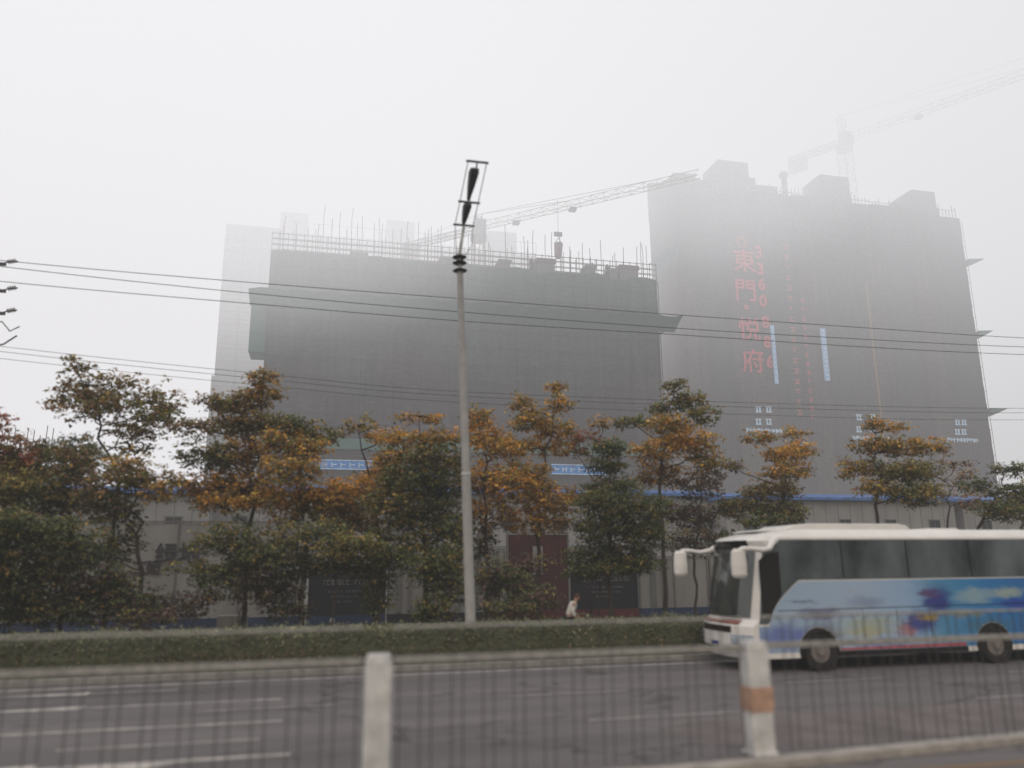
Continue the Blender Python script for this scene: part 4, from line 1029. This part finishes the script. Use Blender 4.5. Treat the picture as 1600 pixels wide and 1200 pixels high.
# ------------------------------------------------------------------ street lamp
LYm = 19.75
lamp_m = mat('lamp_pole_paint', (.31, .305, .30), .55, scale=3, var=.12); lamp_d = mat('lamp_dark', (.035, .037, .045), .45); lamp_l = mat('lamp_light_frame', (.46, .46, .46), .5)
b0 = at(736, 990, LYm); b1_ = at(719, 425, LYm)
base = Vector((b0.x+.02, LYm, 0)); dirp = Vector(((b1_.x-b0.x)/(b1_.z-b0.z), 0, 1))
t = thing('street_lamp', 'tall pale street lamp with a slanted twin dark lamp head', 'street lamp', base)
P = lambda z: tuple(dirp*z)
zr = b1_.z; zs = at(725, 742, LYm).z
MB().tube([P(.0), P(.5), P(zs)], [.135, .13, .118], 20).build('lower_pole', lamp_m, t, smooth=True)
MB().tube([P(zs), P(zs+.06)], [.128, .128], 20).build('joint_collar', lamp_l, t)
MB().tube([P(zs+.06), P(zr)], [.108, .085], 20).build('upper_pole', lamp_m, t, smooth=True)
MB().tube([P(0), P(.45)], .17, 16).build('base_sleeve', lamp_m, t)
for py in (423, 411, 402):
    z_ = at(718, py, LYm).z; MB().tube([P(z_-.035), P(z_), P(z_+.035)], [.14, .20, .14], 20).build('ring', lamp_d, t)
zq = at(718, 400, LYm).z
z0_ = at(725, 352, LYm-.1); 
top = at(746, 253, LYm-1.5); mid_ = at(733, 316, LYm-.62)
bot = Vector((z0_.x-base.x, -.1, z0_.z)); top_ = Vector((top.x-base.x, -1.5, top.z)); md_ = Vector((mid_.x-base.x, -.62, mid_.z))
hwid = .245
for s in (-1, 1):
    MB().tube([P(zq-.1) if False else tuple(Vector(P(zq-.15))+Vector((s*.07, 0, 0))), tuple(bot+Vector((s*hwid*.9, 0, -.55))), tuple(bot+Vector((s*hwid, 0, 0))), tuple(md_+Vector((s*hwid, 0, 0))), tuple(top_+Vector((s*hwid, 0, 0)))], [.014, .013, .013, .012, .012], 8).build('side_rail', lamp_l, t, smooth=True)
MB().tube([P(zr), P(zq+.02), tuple(bot)], [.06, .05, .035], 10).build('neck', lamp_l, t, smooth=True)
for c in (bot, md_, top_): MB().box((c.x-hwid-.05, c.y-.03, c.z-.022), (c.x+hwid+.05, c.y+.03, c.z+.022)).build('cross_bar', lamp_d, t, bevel=.008)
def head(a, b, w0, w1, sh):
    a = Vector(a); b = Vector(b); d = (b-a).normalized(); s = Vector((1, 0, 0)); u = s.cross(d).normalized()
    m = MB(); rows = []
    for f, wd, th in ((0, w0, .03), (.12, w0*1.3, .05), (.45, (w0+w1)*.56, .08), (.85, w1, .085), (1, w1*.8, .05)):
        c = a.lerp(b, f)+s*sh; rows.append([c-s*wd-u*th*.4, c-s*wd*.7+u*th, c+s*wd*.7+u*th, c+s*wd-u*th*.4, c+s*wd*.6-u*th, c-s*wd*.6-u*th])
    for i in range(4):
        for k in range(6): m.quad(rows[i][k], rows[i][(k+1) % 6], rows[i+1][(k+1) % 6], rows[i+1][k])
    m.poly(rows[0]); m.poly(rows[-1]); return m
head(bot.lerp(md_, .06), bot.lerp(md_, .93), .05, .125, -.02).build('lamp_housing', lamp_d, t)
head(md_.lerp(top_, .05), md_.lerp(top_, .84), .045, .14, -.03).build('lamp_housing', lamp_d, t)
MB().tube([tuple(bot), tuple(md_), tuple(top_)], .022, 8).build('centre_spine', lamp_l, t)

# ------------------------------------------------------------------ coach
def coach():
    YN, YF = 16.3, 18.55; XF, XB = 9.12, 19.8
    t = thing('coach', 'white tour coach wrapped in a blue seaside picture with drooping white mirrors', 'coach', (XF, YN, 0))
    W = YF-YN
    white_p = mat('coach_white', (.62, .60, .585), .3, scale=1.2, var=.08, spec=.5)
    glass = mat('coach_glass', (.014, .020, .026), .08, scale=.9, c2=(.14, .165, .18), spec=.8, stretch=(1, 1, .5))  # paler noise tone paints reflections and haze into the glass
    screen = mat('coach_windscreen', (.030, .036, .034), .06, scale=2, c2=(.06, .065, .06), spec=.8)
    blackp = mat('coach_black', (.010, .009, .010), .25, scale=2, spec=.5)
    rubber = mat('tyre_rubber', (.016, .014, .014), .9); rimm = mat('wheel_rim', (.16, .14, .135), .5, scale=6)
    zs = [.30, .45, .62, .80, .98, 1.12, 1.3, 1.6, 1.9, 2.2, 2.5, 2.72, 2.84, 2.94, 3.02, 3.07, 3.10]
    def nose(z):   # how far the front stands back at this height
        if z < .45: return -.02
        if z < 1.0: return -.13+.1*abs(z-.7)
        if z < 1.1: return -.06
        if z < 2.7: return .03+(z-1.0)*.17
        return .33-(z-2.7)*.35 if z < 2.85 else .28+((z-2.85)/.25)**2*1.1
    def inset(z): return 0 if z < 2.8 else ((z-2.8)/.3)**2*.30
    def ring(z, off=0.):
        xf = nose(z); i = inset(z); pts = []
        n = 14
        for k in range(n+1):     # front from far side to near side
            s = -1+2*k/n
            y = W/2 - s*(W/2-i+off)
            x = xf+.34*abs(s)**3.2 - off
            pts.append((x, y, z))
        return pts
    def side_x(z): return nose(z)+.34
    m = MB(); R_ = [ring(z) for z in zs]
    for a in range(len(zs)-1):
        for k in range(14): m.quad(R_[a][k], R_[a][k+1], R_[a+1][k+1], R_[a+1][k])
    L_ = XB-XF
    for a in range(len(zs)-1):
        z0, z1 = zs[a], zs[a+1]; i0, i1 = inset(z0), inset(z1)
        m.quad((side_x(z0), i0, z0), (L_, i0, z0), (L_, i1, z1), (side_x(z1), i1, z1))
        m.quad((side_x(z0), W-i0, z0), (L_, W-i0, z0), (L_, W-i1, z1), (side_x(z1), W-i1, z1))
        m.quad((L_, i0, z0), (L_, W-i0, z0), (L_, W-i1, z1), (L_, i1, z1))
    m.poly(R_[-1]+[(L_, inset(3.1), 3.1), (L_, W-inset(3.1), 3.1)])
    m.poly(R_[0]+[(L_, 0, .3), (L_, W, .3)])
    bm_o = m.build('body', white_p, t)
    # windscreen following the front, 12 mm proud
    def skin_front(name, z0, z1, k0, k1, material, off=.012, n=7):
        q = MB(); zz = [z0+(z1-z0)*i/n for i in range(n+1)]; rr = [ring(z, off) for z in zz]
        for a in range(n):
            for k in range(k0, k1): q.quad(rr[a][k], rr[a][k+1], rr[a+1][k+1], rr[a+1][k])
        return q.build(name, material, t, smooth=True)
    skin_front('windscreen', 1.16, 2.66, 1, 13, screen)
    skin_front('destination_visor', 2.66, 2.86, 2, 12, blackp, .016, 3)
    skin_front('front_trim', 1.02, 1.10, 1, 12, mat('coach_red_trim', (.30, .10, .09), .4), .014, 2)
    skin_front('grille', .84, .98, 3, 11, blackp, .013, 2)
    skin_front('bumper_slot', .40, .52, 2, 12, blackp, .013, 2)
    hl = mat('headlight', (.30, .34, .40), .15, scale=8, spec=.8)
    skin_front('headlight', .60, .80, 11, 14, hl, .014, 3); skin_front('headlight', .60, .80, 0, 3, hl, .014, 3)
    skin_front('fog_lamp', .44, .53, 12, 13, hl, .02, 2)
    plate = skin_front('number_plate', .54, .62, 6, 8, mat('plate_blue', (.03, .06, .22), .5), .022, 1)
    # near side: dark glass with a swept front edge and the blue picture panel below
    def flat(name, pts, y, th, material, parent=t):
        return MB().prism(pts, 1, y, y-th).build(name, material, parent)
    sx = .36
    zw = 1.97
    glass_pts = [(sx+.02, 1.06), (sx+.28, 1.06)]
    curve = []
    for k in range(11):
        f = k/10; curve.append((sx+.28+f*.80, 1.06+(zw-1.06)*(f**.62)))
    L1 = XB-XF-.1
    glass_pts = [(sx+.02, 1.03), (sx+.22, 1.03)] + curve + [(L1, zw), (L1, 2.86), (sx+.62, 2.86), (sx+.22, 2.66)]
    flat('side_window', glass_pts, 0, .010, glass)
    for x in (2.6, 4.35, 6.1, 7.85, 9.5): flat('window_pillar', [(x-.018, zw+.02), (x+.018, zw+.02), (x+.018, 2.84), (x-.018, 2.84)], -.0105, .004, blackp)
    # side window reflections, haze, curtains and seat heads painted as noise in its colour
    flat('door_glass', [(sx+.10, 1.14), (sx+.26, 1.14), (sx+.62, 1.66), (sx+.62, 2.6), (sx+.3, 2.55), (sx+.10, 2.4)], -.0105, .004, blackp)
    # picture panel
    pm = bpy.data.materials.new('coach_picture'); pm.use_nodes = True; nt = pm.node_tree; N = nt.nodes; L = nt.links.new
    bs = N['Principled BSDF']; bs.inputs['Roughness'].default_value = .3
    tc = N.new('ShaderNodeTexCoord'); nz = N.new('ShaderNodeTexNoise'); nz.inputs['Scale'].default_value = 2.6; nz.inputs['Detail'].default_value = 9; nz.inputs['Roughness'].default_value = .65
    mp = N.new('ShaderNodeMapping'); mp.inputs['Scale'].default_value = (1, 1, 2.2); L(tc.outputs['Object'], mp.inputs[0]); L(mp.outputs[0], nz.inputs['Vector'])
    vs = N.new('ShaderNodeVectorMath'); vs.operation = 'MULTIPLY_ADD'; vs.inputs[1].default_value = (.9, 0, .38); L(nz.outputs['Color'], vs.inputs[0]); L(tc.outputs['Object'], vs.inputs[2])
    sp = N.new('ShaderNodeSeparateXYZ'); L(vs.outputs[0], sp.inputs[0])
    cr = N.new('ShaderNodeValToRGB'); mr = N.new('ShaderNodeMapRange'); mr.inputs[1].default_value = 0; mr.inputs[2].default_value = 9; L(sp.outputs[0], mr.inputs[0]); L(mr.outputs[0], cr.inputs[0])
    e = cr.color_ramp.elements; e[0].position = .05; e[0].color = (.27, .36, .48, 1); e[1].position = 1; e[1].color = (.02, .09, .30, 1)
    for p_, c_ in ((.38, (.30, .39, .52)), (.52, (.24, .35, .52)), (.62, (.07, .22, .38)), (.74, (.03, .17, .40))):
        k = e.new(p_); k.color = (*c_, 1)
    prev = cr.outputs[0]
    def blob(prev, cx, cz, rx, rz, c, hard=1.):
        d = N.new('ShaderNodeVectorMath'); d.operation = 'SUBTRACT'; L(vs.outputs[0], d.inputs[0]); d.inputs[1].default_value = (cx+.45, 0, cz+.19)
        s_ = N.new('ShaderNodeVectorMath'); s_.operation = 'MULTIPLY'; L(d.outputs[0], s_.inputs[0]); s_.inputs[1].default_value = (1/rx, 0, 1/rz)
        ln = N.new('ShaderNodeVectorMath'); ln.operation = 'LENGTH'; L(s_.outputs[0], ln.inputs[0])
        r = N.new('ShaderNodeMapRange'); r.interpolation_type = 'SMOOTHSTEP'; r.inputs[1].default_value = 1.3; r.inputs[2].default_value = .35; L(ln.outputs['Value'], r.inputs[0])
        r.inputs[4].default_value = hard
        mx = N.new('ShaderNodeMix'); mx.data_type = 'RGBA'; L(r.outputs[0], mx.inputs[0]); L(prev, mx.inputs[6]); mx.inputs[7].default_value = (*c, 1); return mx.outputs[2]
    for a in ((1.9, 1.22, .55, .16, (.10, .09, .16), .8), (1.5, 1.5, .35, .05, (.07, .10, .17), .7), (1.0, .75, .8, .30, (.09, .12, .34), .8), (2.0, .72, .42, .38, (.07, .045, .05), .6),
              (3.1, 1.45, .5, .16, (.13, .16, .27), .5), (3.2, 1.0, .9, .17, (.30, .34, .28), .8), (3.05, .8, .8, .12, (.34, .33, .18), .75), (3.4, .55, .9, .10, (.10, .12, .36), .8),
              (4.15, .82, .32, .17, (.36, .12, .10), .75), (4.55, 1.0, .5, .28, (.035, .04, .20), .9), (5.05, 1.45, .42, .36, (.03, .035, .20), .95), (4.85, 1.62, .35, .10, (.10, .05, .14), .8),
              (4.75, 1.08, .32, .10, (.33, .23, .04), .8), (6.1, 1.55, .55, .20, (.24, .34, .38), .8), (7.0, 1.6, .55, .14, (.30, .36, .30), .8), (5.7, 1.15, .7, .10, (.22, .20, .12), .7), (7.3, 1.35, .6, .12, (.02, .04, .30), .8),
              (6.4, .85, .8, .22, (.05, .14, .22), .8), (2.75, 1.7, .16, .06, (.30, .34, .44), .7), (2.5, 1.32, 1.0, .06, (.30, .32, .40), .5)):
        prev = blob(prev, *a)
    L(prev, bs.inputs['Base Color'])
    pic = [(sx+.0, .42), (sx+.0, .98), (sx+.24, .98)] + [(x, z-.03) for x, z in curve] + [(L1, zw-.03), (L1, .40)]
    # wheel arches cut out of the picture
    wx = (1.82, 6.5)
    def arch(cx, r=.52): return [(cx+r*cos(a*pi/12), .42+max(0, r*sin(a*pi/12))) for a in range(0, 13)]
    bottom = []
    for cx in reversed(wx): bottom += arch(cx)
    pic = [(sx, .42), (sx, .98), (sx+.24, .98)] + [(x, z-.03) for x, z in curve] + [(L1, zw-.03), (L1, .42)] + bottom
    pp = flat('picture_panel', pic, 0, .007, pm)
    flat('panel_seam', [(sx+.5, 1.30), (L1, 1.36), (L1, 1.375), (sx+.5, 1.315)], -.0072, .003, blackp, pp)
    flat('red_stripe', [(2.35, .43), (5.7, .43), (5.7, .50), (2.35, .47)], -.0072, .004, mat('coach_red_stripe', (.36, .08, .10), .5), pp)
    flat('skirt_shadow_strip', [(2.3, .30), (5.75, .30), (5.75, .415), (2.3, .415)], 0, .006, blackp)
    for x in (3.0, 3.9, 4.8): flat('luggage_door_gap', [(x-.006, .44), (x+.006, .44), (x+.006, 1.29), (x-.006, 1.29)], -.0112, .002, blackp, pp)
    # wheels, recessed arches
    for cx in wx:
        for y, s in ((-.002, 1), (W+.002, -1)):
            MB().prism([(cx+.51*cos(a*pi/10), .42+max(-.12, .51*sin(a*pi/10))) for a in range(-2, 13)], 1, y, y-.004*s).build('wheel_arch', rubber, t)
            w_ = thing_part = bpy.data.objects.new('wheel', None); col.objects.link(w_); w_.parent = t; w_.location = (cx, y+.0*s, .42)
            m2 = MB(); prof = [(.24, .03), (.30, .0), (.40, .0), (.42, -.03), (.42, .24), (.24, .24)]
            n = 28
            for k in range(n):
                a0, a1 = 2*pi*k/n, 2*pi*(k+1)/n
                for j in range(len(prof)-1):
                    (r0, d0), (r1, d1_) = prof[j], prof[j+1]
                    f = lambda r, d, a: (r*cos(a), (d-.05)*s, r*sin(a))
                    m2.quad(f(r0, d0, a0), f(r0, d0, a1), f(r1, d1_, a1), f(r1, d1_, a0))
            m2.build('tyre', rubber, w_, smooth=False)
            m3 = MB(); m3.tube([(0, -.025*s, 0), (0, .1*s, 0)], [.235, .235], 24); m3.tube([(0, -.07*s, 0), (0, -.02*s, 0)], [.09, .11], 12)
            for k in range(8): a = 2*pi*k/8; m3.tube([(.16*cos(a), -.045*s, .16*sin(a)), (.16*cos(a), -.02*s, .16*sin(a))], .02, 6)
            m3.build('rim', rimm, w_)
    # roof units
    MB().prism([(1.35, 3.08), (1.75, 3.22), (2.2, 3.25), (4.6, 3.25), (4.85, 3.20), (4.95, 3.08)], 1, .45, W-.45).build('air_conditioner', white_p, t, bevel=.03)
    MB().prism([(.75, 3.06), (.95, 3.11), (1.6, 3.13), (1.7, 3.07)], 1, .6, W-.6).build('roof_hatch', white_p, t, bevel=.02)
    MB().prism([(5.5, 3.08), (5.6, 3.15), (6.4, 3.15), (6.6, 3.08)], 1, .6, W-.6).build('roof_hatch', white_p, t, bevel=.02)
    # near cant rail drip line
    flat('roof_edge', [(sx+.5, 2.87), (L1, 2.87), (L1, 2.90), (sx+.55, 2.90)], 0, .014, white_p)
    # mirrors on curved horns
    for y, s in ((0, -1), (W, 1)):
        arm = [(.98, .05, 2.88), (.78, -.10, 2.80), (.60, -.26, 2.66), (.36, -.36, 2.62), (.10, -.38, 2.66), (-.10, -.36, 2.66), (-.22, -.34, 2.58), (-.26, -.33, 2.45)]
        arm = [(x, (y-(-yy if s > 0 else -yy)) if s < 0 else y-yy, z) for x, yy, z in arm] if False else [(x, y+yy*(1 if s < 0 else -1), z) for x, yy, z in arm]
        a_ = MB().tube(arm, [.09, .085, .065, .05, .05, .055, .07, .075], 10).build('mirror_arm', white_p, t, smooth=True)
        yy = arm[-1][1]
        m4 = MB(); rows = []
        for z, hx, hy in ((2.66, .10, .05), (2.60, .17, .09), (2.3, .19, .115), (2.10, .185, .11), (2.04, .14, .07)):
            rows.append([( -.20+hx*cos(a)*1.0, yy+hy*sin(a), z) for a in [2*pi*k/14 for k in range(14)]])
        for i in range(4):
            for k in range(14): m4.quad(rows[i][k], rows[i][(k+1) % 14], rows[i+1][(k+1) % 14], rows[i+1][k])
        m4.poly(rows[0]); m4.poly(rows[-1]); mo = m4.build('mirror_housing', white_p, t, smooth=True)
        MB().box((-.03, yy-.08, 2.12), (-.025, yy+.08, 2.55)).build('mirror_glass', glass, mo)
    # wipers
    for y0 in (.6, 1.5):
        p0 = ring(1.2, .03)[7]; MB().tube([(ring(1.2, .03)[7][0]-.01, y0, 1.2), (ring(1.8, .03)[7][0]-.01, y0+.35, 1.75)], .01, 5).build('wiper', blackp, t)
coach()
